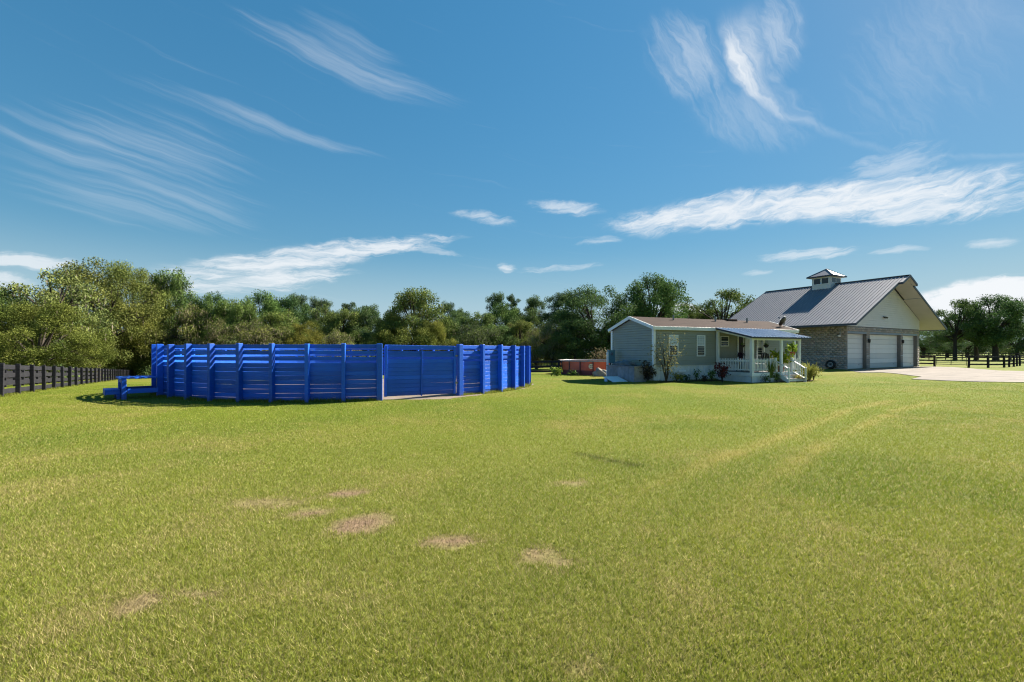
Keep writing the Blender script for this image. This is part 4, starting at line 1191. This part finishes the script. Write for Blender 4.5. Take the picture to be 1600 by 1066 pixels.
def leafy_plant(name, label, cat, loc, h, r, n, size, tones, seed=1, stems=5, potm=None, pr=.16, ph=.25, fill=.35, group=None, stem_m=None, thin=1.0):
    rg = np.random.default_rng(seed)
    t = thing(name, label, cat, tuple(loc), 0, group); z = 0
    if potm: pot(t, pr, ph, potm); z = ph*.9
    mb = MB(); ends = []
    for k in range(stems):
        a = 6.283*k/stems+rg.random(); e = Vector((math.cos(a)*r*(.3+.6*rg.random()), math.sin(a)*r*(.3+.6*rg.random()), h*(.55+.42*rg.random())))
        mid = e*.5; mid.x *= .6; mid.y *= .6
        mb.tube([(0, 0, z*.8), (mid.x, mid.y, z+mid.z), (e.x, e.y, z+e.z)], [(.022*h/1.2+.004)*thin, (.014*h/1.2+.003)*thin, .004], 5)
        ends += [(mid, .5), (e, 1.0), (mid*.5+e*.5, .8)]
    mb.build('stems', stem_m or M['bark'], t)
    P = []
    for i in range(n):
        e, w = ends[rg.integers(len(ends))]
        d = rg.normal(size=3)*r*fill
        P.append((e.x+d[0], e.y+d[1], max(.03, z+e.z+d[2]*.7)))
    P = np.array(P)
    tn = tones[0]+(tones[1]-tones[0])*rg.random((n, 1)); tn = tn*(.75+.5*rg.random((n, 1)))
    V, F, T = leaf_cards(P, size, tn, .3, .5, rg)
    o = put('foliage', np_mesh('foliage', V, F, M['leaf'], T), t); o.color = (1, 1, 1, 1)
    return t
G1, G2 = C3(.05, .10, .02), C3(.12, .2, .03); Y1, Y2 = C3(.3, .27, .03), C3(.42, .4, .06)
sp_ = at(1041, 598)
leafy_plant('sapling', 'thin young tree with sparse yellowing leaves before the gable corner of the mobile home', 'young tree', sp_, 2.6, .85, 620, .05, (C3(.13, .13, .05), C3(.34, .30, .13)), 3, 12, fill=.3, thin=.5)
leafy_plant('shrub', 'small yellow flowering shrub beside the sapling in front of the first window', 'shrub', at(1057, 597), .62, .3, 260, .045, (C3(.08, .11, .02), C3(.5, .4, .03)), 5, 6)
leafy_plant('shrub', 'dark red leaved shrub at the left corner of the porch', 'shrub', at(1128.5, 597.6), 1.05, .32, 420, .06, (C3(.05, .02, .02), C3(.16, .03, .03)), 6, 6)
leafy_plant('garden_plant', 'low dark green plant against the skirting below the second window', 'plant', at(1088, 595.6), .62, .2, 130, .05, (G1, G2), 7, 5)
leafy_plant('garden_plant', 'spindly green plant between the second window and the red leaved shrub', 'plant', at(1112, 596.6), .7, .22, 150, .055, (G1, G2*1.2), 8, 6)
leafy_plant('garden_plant', 'lowest dark plant by the skirting just right of the yellow shrub', 'plant', at(1073, 596.2), .34, .2, 120, .045, (G1*.7, G1), 9, 5)
leafy_plant('garden_plant', 'small dark red plant at the foot of the skirting left of the porch', 'plant', at(1101, 596.8), .36, .22, 130, .045, (C3(.04, .03, .02), C3(.1, .06, .03)), 10, 5)
strap_plant('potted_grass', 'tall arching green ornamental grass in a white pot in front of the porch rail', 'potted plant', at(1204.5, 597), 150, 1.3, .014, .62, (C3(.06, .12, .02), C3(.34, .36, .1)), M['pot_white'], .17, .22, 11)
strap_plant('garden_plant', 'pale yellow strap leaved clump at the right foot of the porch steps', 'plant', at(1246, 596.6), 150, .5, .024, .42, (C3(.24, .22, .05), C3(.5, .44, .16)), None, seed=12)
strap_plant('garden_plant', 'second pale yellow clump next to the palm like plant by the porch', 'plant', at(1257, 596), 90, .45, .024, .38, (C3(.2, .2, .05), C3(.45, .4, .14)), None, seed=13)
strap_plant('garden_plant', 'palm like olive plant with arching fronds at the right corner of the porch', 'plant', at(1264.5, 595), 60, 1.35, .04, .8, (C3(.12, .14, .03), C3(.3, .28, .08)), None, seed=14)
leafy_plant('shrub', 'light green bush in the bed beyond the right corner of the porch', 'shrub', at(1255, 592.5), .9, .35, 300, .06, (G2, C3(.3, .32, .08)), 15, 7)
leafy_plant('garden_plant', 'small green weed in front of the left end of the red pool', 'plant', at(869.5, 587.3), .5, .38, 200, .08, (G1, C3(.2, .26, .03)), 16, 7)
leafy_plant('garden_plant', 'small dark green plant in front of the middle of the red pool', 'plant', at(896, 587), .35, .28, 120, .07, (G1, G2), 17, 6)
leafy_plant('shrub', 'brownish upright shrub behind the right end of the red pool', 'shrub', at(938, 579.5), 1.9, .7, 500, .1, (C3(.10, .085, .05), C3(.2, .17, .1)), 18, 9)
leafy_plant('garden_plant', 'bushy yellow green plant right of the porch corner beside the palm like plant', 'plant', at(1271, 594), .75, .4, 320, .06, (C3(.14, .17, .03), C3(.36, .34, .1)), 22, 8)
leafy_plant('garden_plant', 'pale leafy plant at the left foot of the porch steps', 'plant', at(1214, 597), .55, .28, 220, .05, (C3(.12, .18, .04), C3(.34, .36, .12)), 23, 7)
leafy_plant('garden_plant', 'short green plant between the potted grass and the scroll ornament', 'plant', at(1196, 597.3), .42, .22, 160, .045, (G1, G2), 24, 6)
leafy_plant('garden_plant', 'small pale green plant in the mulch under the first window', 'plant', at(1064, 597.2), .4, .22, 150, .045, (G1, C3(.25, .28, .1)), 25, 6)
leafy_plant('shrub', 'dark rusty leaved shrub between the grey board box and the corner of the mobile home', 'shrub', at(1013, 597), 1.0, .38, 420, .07, (C3(.03, .03, .02), C3(.12, .09, .06)), 26, 8)
# on the porch
leafy_plant('potted_plant', 'bright yellow green leafy plant in a pot inside the right porch rail', 'potted plant', HW(pt(1231)+.1, -PD+.5, DK), .85, .48, 360, .1, (C3(.16, .24, .02), C3(.4, .42, .05)), 19, 9, M['terracotta'], .2, .34, .33)
leafy_plant('hanging_plant', 'bright green big leaved plant hanging at the right end of the porch', 'hanging plant', HW(p_r+.12, -PD+.55, 1.42), .5, .26, 90, .1, (C3(.18, .3, .03), C3(.4, .5, .08)), 20, 6, M['terracotta'], .15, .2, .38)
def chair(name, label, loc, rz, m):
    c = thing(name, label, 'chair', tuple(loc), rz)
    for x in (-.24, .24):
        MB().bar((x, -.25, 0), (x, -.25, .62), .045).build('leg', m, c)
        MB().bar((x, .27, 0), (x, .24, .45), .045).build('leg', m, c)
        MB().bar((x, -.28, .63), (x, .28, .63), .07, .03).build('armrest', m, c)
    MB().span(-.25, .25, -.26, .25, .4, .44).build('seat', m, c, .01)
    for k in range(5):
        x = -.2+.1*k
        MB().bar((x, .24, .42), (x, .42, 1.0+.04*(2-abs(k-2))), .075, .018).build('back_slat', m, c)
    return c
chair('porch_chair', 'white slatted porch chair left of the front door behind the railing', HW(ht(1164), -.95, DK), HA+R(25), M['white'])
chair('porch_chair', 'dark porch chair below the right porch window behind the railing', HW(ht(1184)-.2, -.9, DK), HA-R(20), M['dark'])
tb = thing('side_table', 'small dark round table with a plant by the left porch window', 'table', tuple(HW(ht(1141), -.7, DK)), HA)
MB().lathe([(.28, .58), (.3, .6), (.3, .63), (.28, .63)], 18).build('table_top', M['dark'], tb)
for k in range(3):
    a = 2.094*k; MB().bar((.2*math.cos(a), .2*math.sin(a), 0), (.12*math.cos(a), .12*math.sin(a), .59), .035).build('leg', M['dark'], tb)
q = HW(ht(1141), -.7, DK+.63)
leafy_plant('potted_plant', 'dark purple leaved plant in a pot on the small round porch table', 'potted plant', q, .35, .22, 160, .05, (C3(.04, .02, .04), C3(.1, .05, .07)), 21, 5, M['terracotta'], .1, .14)
for i, (px, zz, lab) in enumerate(((1160, 1.95, 'small dark hanging basket beside the front corner post of the porch'), (1197, 1.95, 'small dark hanging basket right of the porch window'))):
    b = thing('hanging_basket', lab, 'hanging basket', tuple(HW(ht(px, -1.6), -1.6, zz)), 0)
    MB().lathe([(.06, -.1), (.13, 0), (.14, .05), (.12, .05)], 12).build('basket', M['dark'], b)
    for k in range(3):
        a = 2.094*k; MB().tube([(.13*math.cos(a), .13*math.sin(a), .05), (0, 0, rfz(-1.6)-zz-.02)], .005, 4).build('chain', M['lamp_black'], b)
    V, F, T = blades(50, .08, .25, .012, .3, np.random.default_rng(40+i), (G1, G2)); V[:, 2] += .03
    o = put('leaves', np_mesh('leaves', V, F, M['leaf'], T), b); o.color = (1, 1, 1, 1)
# scrollwork garden ornament leaning on the porch skirting
og = thing('scroll_ornament', 'grey metal scroll ornament leaning on the porch skirting left of the potted grass', 'ornament', tuple(HW(pt(1188), -PD-.16, 0)), HA)
sp1 = []
for k in range(40):
    a = k/39*9.5; r = .05+.018*a; sp1.append((r*math.cos(a), -.02, .27+r*math.sin(a)))
MB().tube(sp1, .014, 6).build('scroll', M['grey_metal'], og)
MB().tube([(-.28, -.06, .02), (-.12, -.04, .12), (.0, -.02, .05), (.2, -.05, .02)], .018, 6).build('foot', M['grey_metal'], og)
MB().tube([(-.25, -.03, .1), (-.1, -.02, .22), (0, -.02, .27)], .014, 6).build('stay', M['grey_metal'], og)
# mulch beds (part of the ground)
mb = MB(); c0 = []
def bed(pts, name='mulch_bed'):
    mb = MB(); mb.prism([(p.x, p.y) for p in pts], -.05, .035, 'z')
    return tag(mb.build(name, M['mulch']), 'dark mulch bed along the foot of the mobile home' if 'left' in name else None, None, kind='structure')
tag(bed([HW(.1, -.05), HW(.1, -.5), HW(1.2, -.65), HW(3.0, -.5), HW(PX0-.06, -.62), HW(PX0-.06, -.05)]), 'dark mulch bed along the foot of the mobile home', 'flower bed')
tag(bed([HW(st1+.2, -PD-.06), HW(st1+.15, -PD-.6), HW(p_r+.3, -PD-.5), HW(p_r+.75, -PD+.1), HW(p_r+.6, -PD+1.2), HW(p_r+.08, -PD+1.2), HW(p_r+.08, -PD-.06)]), 'mulch bed around the right corner of the porch', 'flower bed')

# ================================================================== TREES
def crown(name, seed, H, Wd, base, n_cl, n_leaf, size, tones, cl_r=(.14, .24), shell=.5, moss=0, flat=.75, top=1.0, shape='oak', aspect=.55, mtone=(.17, .165, .12), bark=None, skirt=True):
    """trunk with limbs and a crown of leaf clumps; returns two meshes"""
    rg = np.random.default_rng(seed)
    cs = []; zc = base+(H-base)*.5
    while len(cs) < n_cl:
        d = rg.normal(size=3); d /= np.linalg.norm(d)
        r = shell+(1-shell)*rg.random()**.6
        if shape == 'oak':
            p = np.array([d[0]*Wd/2*r, d[1]*Wd/2*r, zc+d[2]*(H-base)/2*r])
            f = (p[2]-base)/(H-base)
            k = 1.0 if f < .55 else 1.0-.25*(f-.55)/.45
            p[:2] *= k*(.8+.35*rg.random())
        else:
            f = rg.random()**.8; p = np.array([0, 0, base+(H-base)*f])
            rr = Wd/2*(1-.55*f)*(.35+.65*rg.random()); a = rg.random()*6.283
            p[0], p[1] = rr*math.cos(a), rr*math.sin(a)
        cs.append(p)
    cs = np.array(cs)
    rad = Wd*(cl_r[0]+(cl_r[1]-cl_r[0])*rg.random(n_cl))*.5*2*.5
    # leaves
    w = rad**2; idx = rg.choice(n_cl, n_leaf, p=w/w.sum())
    d = rg.normal(size=(n_leaf, 3)); d /= np.linalg.norm(d, axis=1)[:, None]
    rr = rad[idx]*(rg.random(n_leaf)**.42)*(.85+.35*rg.random(n_leaf))
    P = cs[idx]+d*rr[:, None]*np.array([1, 1, flat])
    P[:, 2] = np.maximum(P[:, 2], .15)
    ct = .82+.36*rg.random(n_cl)
    mixc = rg.random(n_cl)
    mx = np.clip(mixc[idx]*.7+.3*rg.random(n_leaf), 0, 1)[:, None]
    T = tones[0]+(tones[1]-tones[0])*mx
    T = T*(ct[idx]*(.82+.36*rg.random(n_leaf)))[:, None]
    kz = H/np.percentile(P[:, 2], 99.9); kx = (Wd/2)/np.percentile(np.abs(P[:, 0]), 99); ky = (Wd/2)/np.percentile(np.abs(P[:, 1]), 99)
    P = P*np.array([kx, ky, kz]); cs = cs*np.array([kx, ky, kz])
    V, F, T = leaf_cards(P, size, T, .25, aspect, rg, d, .7)
    if moss:
        k = rg.choice(n_leaf, moss); Q = P[k].copy(); Q[:, 2] -= .35*rg.random(moss)
        Ln = .12+.3*rg.random(moss); wd = .04+.05*rg.random(moss); a = rg.random(moss)*6.283
        sx = np.c_[np.cos(a)*wd, np.sin(a)*wd, np.zeros(moss)]
        V2 = np.empty((moss*4, 3)); V2[0::4] = Q+np.c_[np.zeros(moss), np.zeros(moss), Ln*.4]; V2[1::4] = Q-sx; V2[2::4] = Q-np.c_[np.zeros(moss), np.zeros(moss), Ln]; V2[3::4] = Q+sx
        T2 = np.array(mtone)*(.7+.6*rg.random(moss))[:, None]
        F = np.r_[F, np.arange(moss*4).reshape(-1, 4)+len(V)]; V = np.r_[V, V2]; T = np.r_[T, T2]
    cm = np_mesh('crown', V, F, M['leaf'], T)
    # trunk and limbs
    mb = MB(); tr = Wd*.035 if shape == 'oak' else H*.013
    fork = base+(H-base)*(.25 if shape == 'oak' else .95)
    b1 = (rg.random()-.5)*Wd*.06; b2 = (rg.random()-.5)*Wd*.06
    tpts = [(0, 0, -.6), (b1*.1, b2*.1, .4), (b1*.5, b2*.5, fork*.5), (b1, b2, fork)]
    trad = [tr*1.45, tr*1.1, tr*.9, tr*(.75 if shape == 'oak' else .3)]
    mb.tube(tpts, trad, 9)
    nl = min(n_cl, 22 if shape == 'oak' else 26)
    for j in rg.choice(n_cl, nl, replace=False):
        e = cs[j]
        if shape == 'oak':
            z0 = fork*(.55+.45*rg.random()); s0 = Vector((b1*z0/fork, b2*z0/fork, z0))
        else:
            z0 = max(base*.8, e[2]-.5-.6*rg.random()); s0 = Vector((b1*z0/fork, b2*z0/fork, z0))
        e = Vector(e); m_ = s0.lerp(e, .5)+Vector((rg.normal()*.25, rg.normal()*.25, .4*rg.random()+.12*(e-s0).length*(1 if shape == 'oak' else .3)))
        r0 = tr*(.42 if shape == 'oak' else .3)
        mb.tube([s0, m_, e], [r0, r0*.62, r0*.22], 6, False)
        if shape == 'oak':
            for q in range(3):
                f = e+Vector(np.clip(rg.normal(size=3), -1.3, 1.3)*rad[j]*.4)
                mb.tube([m_.lerp(e, .4+.2*q), f], [r0*.3, r0*.08], 4, False)
    return mb.mesh('trunk', M['bark'], smooth=True), cm
OL1, OL2 = C3(.064, .094, .024), C3(.150, .170, .046)      # olive live oak
DG1, DG2 = C3(.034, .064, .023), C3(.085, .126, .040)     # dark green
MG1, MG2 = C3(.052, .086, .025), C3(.125, .160, .045)     # mid green
PN1, PN2 = C3(.034, .060, .026), C3(.080, .112, .044)     # pine
DG1, DG2, MG1, MG2, PN1, PN2 = (q*1.22 for q in (DG1, DG2, MG1, MG2, PN1, PN2))
VAR = {
 'oak_low':   crown('oak_low', 11, 10, 10, .9, 96, 50000, .072, (OL1*1.15, OL2*1.15), (.13, .25), .55, 300, mtone=(.12, .115, .07)),
 'oak_low2':  crown('oak_low2', 23, 10, 10, .7, 100, 50000, .072, (OL1*1.15, OL2*1.2), (.13, .24), .5, 200, mtone=(.12, .115, .07)),
 'oak_dark':  crown('oak_dark', 31, 10, 10, 1.3, 84, 30000, .095, (DG1*1.1, DG2*1.1), (.14, .25), .5, 500, mtone=(.13, .13, .1)),
 'oak_open':  crown('oak_open', 47, 10, 10, 3.2, 48, 11000, .11, (MG1, MG2), (.13, .22), .5, 500, mtone=(.13, .13, .09)),
 'oak_mid':   crown('oak_mid', 53, 10, 10, 1.2, 80, 28000, .1, (MG1*1.1, MG2*1.1), (.14, .25), .5, 900, mtone=(.15, .145, .1)),
 'oak_tall':  crown('oak_tall', 61, 10, 10, 2.4, 96, 34000, .1, (DG1*1.1, DG2*1.15), (.17, .27), .35, 0),
 'moss_oak':  crown('moss_oak', 71, 10, 10, .9, 62, 24000, .09, (MG1, OL2), (.17, .31), .5, 6000, mtone=(.16, .15, .11)),
 'pine':      crown('pine', 83, 10, 5, 4.6, 34, 6500, .14, (PN1, PN2), (.16, .3), .4, 0, .55, shape='pine', aspect=.25),
 'pine2':     crown('pine2', 97, 10, 6, 6.0, 26, 6500, .15, (PN1, PN2*1.1), (.2, .34), .4, 0, .6, shape='pine', aspect=.25),
}
WID = {'pine': 5, 'pine2': 6}
def tree(var, px, top, wpx, Y, label, tint=(1, 1, 1), rz=None, name=None, group=None, depth=1.0):
    X = (px-800)/711.0*Y; g = float(gz(X, Y))
    h = EYE+(549-top)/711.0*Y-g; w = wpx/711.0*Y
    t = thing(name or ('pine_tree' if var.startswith('pine') else 'oak_tree'), label, 'tree', (X, Y, g), rz if rz is not None else random.uniform(0, 6.28), group)
    s = w/WID.get(var, 10)
    a, b = VAR[var]
    for nm, me in (('trunk', a), ('crown', b)):
        o = put(nm, me, t, (0, 0, 0), 0, (s, s*depth, h/10)); o.color = (*tint, 1)
    return t
# the big group on the left
tree('oak_low', 8, 452, 120, 50, 'dark olive tree at the far left edge behind the black fence', (.72, .85, .8), 1.0)
tree('oak_open', 78, 420, 150, 54, 'grey topped thin crowned tree, second from the left edge', (1.5, 1.3, 1.4), 2.0)
tree('oak_low2', 60, 470, 150, 47, 'lower yellow green oak in front of the grey topped tree at left', (.84, .82, .62), .5)
tree('oak_low', 150, 408, 165, 72, 'tallest olive oak of the left group, its crown reaching down to the fence', (1.12, 1.02, .95), 2.6)
tree('oak_low2', 205, 413, 105, 84, 'tall narrower oak on the right shoulder of the tallest left oak', (1.05, 1.05, .85), 4.0)
tree('oak_low2', 192, 474, 110, 79, 'yellow olive low oak just left of the round pen', (1.35, 1.22, .95), 5.2)
tree('oak_low', 112, 492, 110, 58, 'low bushy oak nearest the black fence at left', (.82, .8, .6), .2)
tree('oak_mid', 268, 421, 92, 90, 'tall rounded dark tree above the left end of the round pen', (.85, .95, .9), .9)
tree('oak_dark', 258, 474, 90, 92, 'dark lower tree below the tall rounded one, left end of the pen', (.9, .9, .8), 2.2)
tree('moss_oak', 304, 476, 95, 84, 'pale olive mossy oak above the left part of the round pen', (1.3, 1.2, 1), 3.3)
# the wood behind the pen
ORD = ('first', 'second', 'third', 'fourth', 'fifth', 'sixth', 'seventh', 'eighth', 'ninth', 'tenth')
W_LEFT = (330, 352, 412, 378, 455, 440, 535, 570, 600, 505)
wl = 'green tree of the wood behind the left half of the pen, %s from the left'
for i, (var, px, top, w, Y, tint) in enumerate([
        ('oak_tall', 330, 458, 70, 88, (1.0, 1.05, .9)), ('oak_mid', 352, 468, 80, 86, (.9, 1.0, .8)), ('oak_tall', 412, 455, 85, 92, (1.25, 1.3, 1.0)),
        ('oak_mid', 378, 470, 75, 82, (.95, 1.0, .85)), ('oak_tall', 455, 463, 70, 95, (.9, 1.0, .95)), ('oak_mid', 440, 486, 90, 78, (1.1, 1.05, .9)),
        ('oak_mid', 535, 482, 80, 84, (1.0, .95, .85)), ('oak_dark', 570, 480, 80, 88, (1.0, 1.0, 1.0)), ('oak_dark', 600, 488, 70, 82, (1, 1, 1)), ('oak_mid', 505, 478, 70, 90, (.9, .9, .85))]):
    tree(var, px, top, w, Y, wl % ORD[sorted(W_LEFT).index(px)], tint, i*1.3, group='trees of the wood behind the left half of the pen')
for i, (var, px, top, w, Y) in enumerate([('pine2', 465, 458, 40, 100), ('pine2', 503, 464, 42, 100), ('pine', 545, 472, 36, 102), ('pine2', 578, 476, 36, 102)]):
    tree(var, px, top, w, Y, 'round headed pine above the wood left of the pen gate, %s from the left' % ORD[i], (1, 1, 1), i*1.1, group='pines above the wood behind the pen')
tree('moss_oak', 400, 498, 95, 72, 'grey olive mossy oak low behind the middle of the round pen', (1.15, 1.05, .95), 1.1)
tree('moss_oak', 348, 500, 70, 70, 'brownish mossy low tree left of the grey olive mossy oak', (1.15, 1.02, .9), 2.1)
tree('oak_low', 478, 503, 70, 74, 'low tree with yellowish brown foliage behind the round pen', (1.2, .98, .7), 3.0)
tree('moss_oak', 527, 515, 62, 68, 'pale grey brown moss covered low tree left of the pen gate', (1.6, 1.42, 1.3), 3.4)
tree('oak_mid', 650, 450, 112, 66, 'broad spreading oak above the gate of the round pen', (1.05, 1.0, .85), .7)
tree('oak_low', 640, 488, 125, 64, 'olive skirt of the spreading oak, the low bushy tree above the gate', (1.05, 1.02, .85), 2.9)
tree('oak_low2', 680, 500, 60, 62, 'yellow green low tree at the right foot of the spreading oak', (1.45, 1.25, .9), 1.9)
W_RIGHT = (718, 750, 790, 830, 812, 880, 775)
wr = 'dark tree of the wood between the pen gate and the pool, %s from the left'
for i, (var, px, top, w, Y, tint) in enumerate([
        ('oak_dark', 718, 486, 70, 84, (1.1, 1.1, 1.1)), ('oak_mid', 750, 488, 80, 78, (.95, 1.0, .9)), ('oak_tall', 790, 474, 80, 88, (1.3, 1.3, 1.0)),
        ('oak_dark', 830, 482, 80, 82, (1.2, 1.1, 1.0)), ('oak_mid', 812, 500, 70, 70, (1.1, .95, .8)), ('oak_tall', 880, 480, 70, 84, (1, 1, 1)), ('oak_dark', 775, 508, 70, 68, (1.1, 1.1, 1.0))]):
    tree(var, px, top, w, Y, wr % ORD[sorted(W_RIGHT).index(px)], tint, i*1.7+.4, group='trees of the wood between gate and pool')
for i, (var, px, top, w, Y) in enumerate([('pine2', 700, 470, 30, 100), ('pine2', 722, 482, 26, 98), ('pine2', 773, 456, 34, 92), ('pine', 800, 461, 36, 94), ('pine2', 838, 463, 44, 90), ('pine2', 872, 456, 48, 86)]):
    tree(var, px, top, w, Y, 'tall pine with clumped head right of the pen gate, %s from the left' % ORD[i], (1, 1.05, 1), i*2.1, group='pines right of the pen gate')
tree('moss_oak', 742, 502, 80, 66, 'mossy grey green oak right of the pen gate', (.8, .9, .85), .6)
tree('moss_oak', 862, 502, 66, 56, 'silvery mossy oak low behind the fence left of the red pool', (1.1, 1.15, 1.15), 1.6)
tree('moss_oak', 838, 512, 60, 58, 'brown grey mossy tree just right of the round pen', (1.2, 1.1, .95), 2.6)
tree('oak_dark', 930, 446, 125, 56, 'big dark oak behind the red pool', (.95, 1.0, .95), .3)
tree('oak_dark', 900, 500, 90, 54, 'lower dark tree in the shade behind the left half of the pool', (.75, .8, .75), 2.4)
tree('oak_tall', 1022, 428, 112, 58, 'tall dense dark green tree rising behind the mobile home roof', (1.0, 1.1, .9), 1.9)
tree('oak_dark', 985, 470, 90, 60, 'dark tree between the big dark oak and the tall dense tree', (.95, 1.0, .9), 4.1)
tree('oak_open', 1128, 452, 118, 72, 'light open tree between the mobile home roof and the garage roof', (1.0, 1.0, .9), 1.2)
tree('oak_mid', 1100, 478, 90, 76, 'low green tree behind the mobile home roof, below the light open tree', (1, 1, .9), 2.2)
tree('oak_open', 1180, 470, 70, 80, 'small open tree half hidden by the garage roof', (.95, 1, .9), 3.2)
# right side
tree('oak_open', 1492, 468, 72, 84, 'thin open tree just right of the garage eave', (.85, .95, 1.0), .4)
tree('oak_tall', 1556, 461, 105, 82, 'broad tree with visible trunk at the right edge, beyond the fence', (.95, 1.05, 1.05), 1.4)
tree('oak_open', 1525, 482, 70, 86, 'small tree between the thin open tree and the broad one at right', (.85, .95, 1), 2.7)
for i, (px, top, w, Y) in enumerate([(1442, 512, 60, 112), (1480, 516, 60, 120), (1512, 522, 70, 130), (1590, 508, 70, 118)]):
    tree('oak_dark', px, top, w, Y, 'dark distant tree beyond the paddock right of the garage, %s from the left' % ORD[i], (1.0, 1.05, 1.1), i*1.2, group='distant trees beyond the right paddock')

# undergrowth of the wood: one mass nobody could count
def understory():
    rg = np.random.default_rng(5); VV = []; FF = []; TT = []; off_ = 0
    spots = []
    for k in range(420):
        px = rg.uniform(-120, 1250); Y = rg.uniform(84, 122) if px > 300 else (rg.uniform(96, 122) if px > 110 else rg.uniform(64, 90))
        spots.append((px, Y, rg.uniform(1.6, 3.4), rg.uniform(1.0, 6.5)))
    for k in range(160):
        px = rg.uniform(-100, 1000); Y = rg.uniform(66, 76) if px > 340 else (rg.uniform(92, 100) if px > 100 else rg.uniform(52, 60))
        spots.append((px, Y, rg.uniform(1.0, 1.8), rg.uniform(.5, 1.6)))
    for k in range(150):
        px = rg.uniform(1380, 1760); Y = rg.uniform(150, 175)
        spots.append((px, Y, rg.uniform(1.8, 3.4), rg.uniform(1.0, 4.5)))
    for px, Y, r, z in spots:
        X = (px-800)/711*Y; g = float(gz(X, Y)); n = 150
        d = rg.normal(size=(n, 3)); d /= np.linalg.norm(d, axis=1)[:, None]
        P = np.array([X, Y, g+z])+d*(r*rg.random(n)**.4)[:, None]; P[:, 2] = np.maximum(P[:, 2], g+.05)
        c = (DG1+(MG2-DG1)*rg.random())*(.8+.4*rg.random((n, 1)))
        V, F, T = leaf_cards(P, .26, c, .2, .6, rg, d, .8)
        VV.append(V); FF.append(F+off_); TT.append(T); off_ += len(V)
    return np_mesh('undergrowth', np.concatenate(VV), np.concatenate(FF), M['leaf'], np.concatenate(TT))
o = put('undergrowth', understory()); o.color = (1, 1, 1, 1)
tag(o, 'dark mass of undergrowth and far foliage filling the wood between the trees', 'undergrowth', kind='stuff')
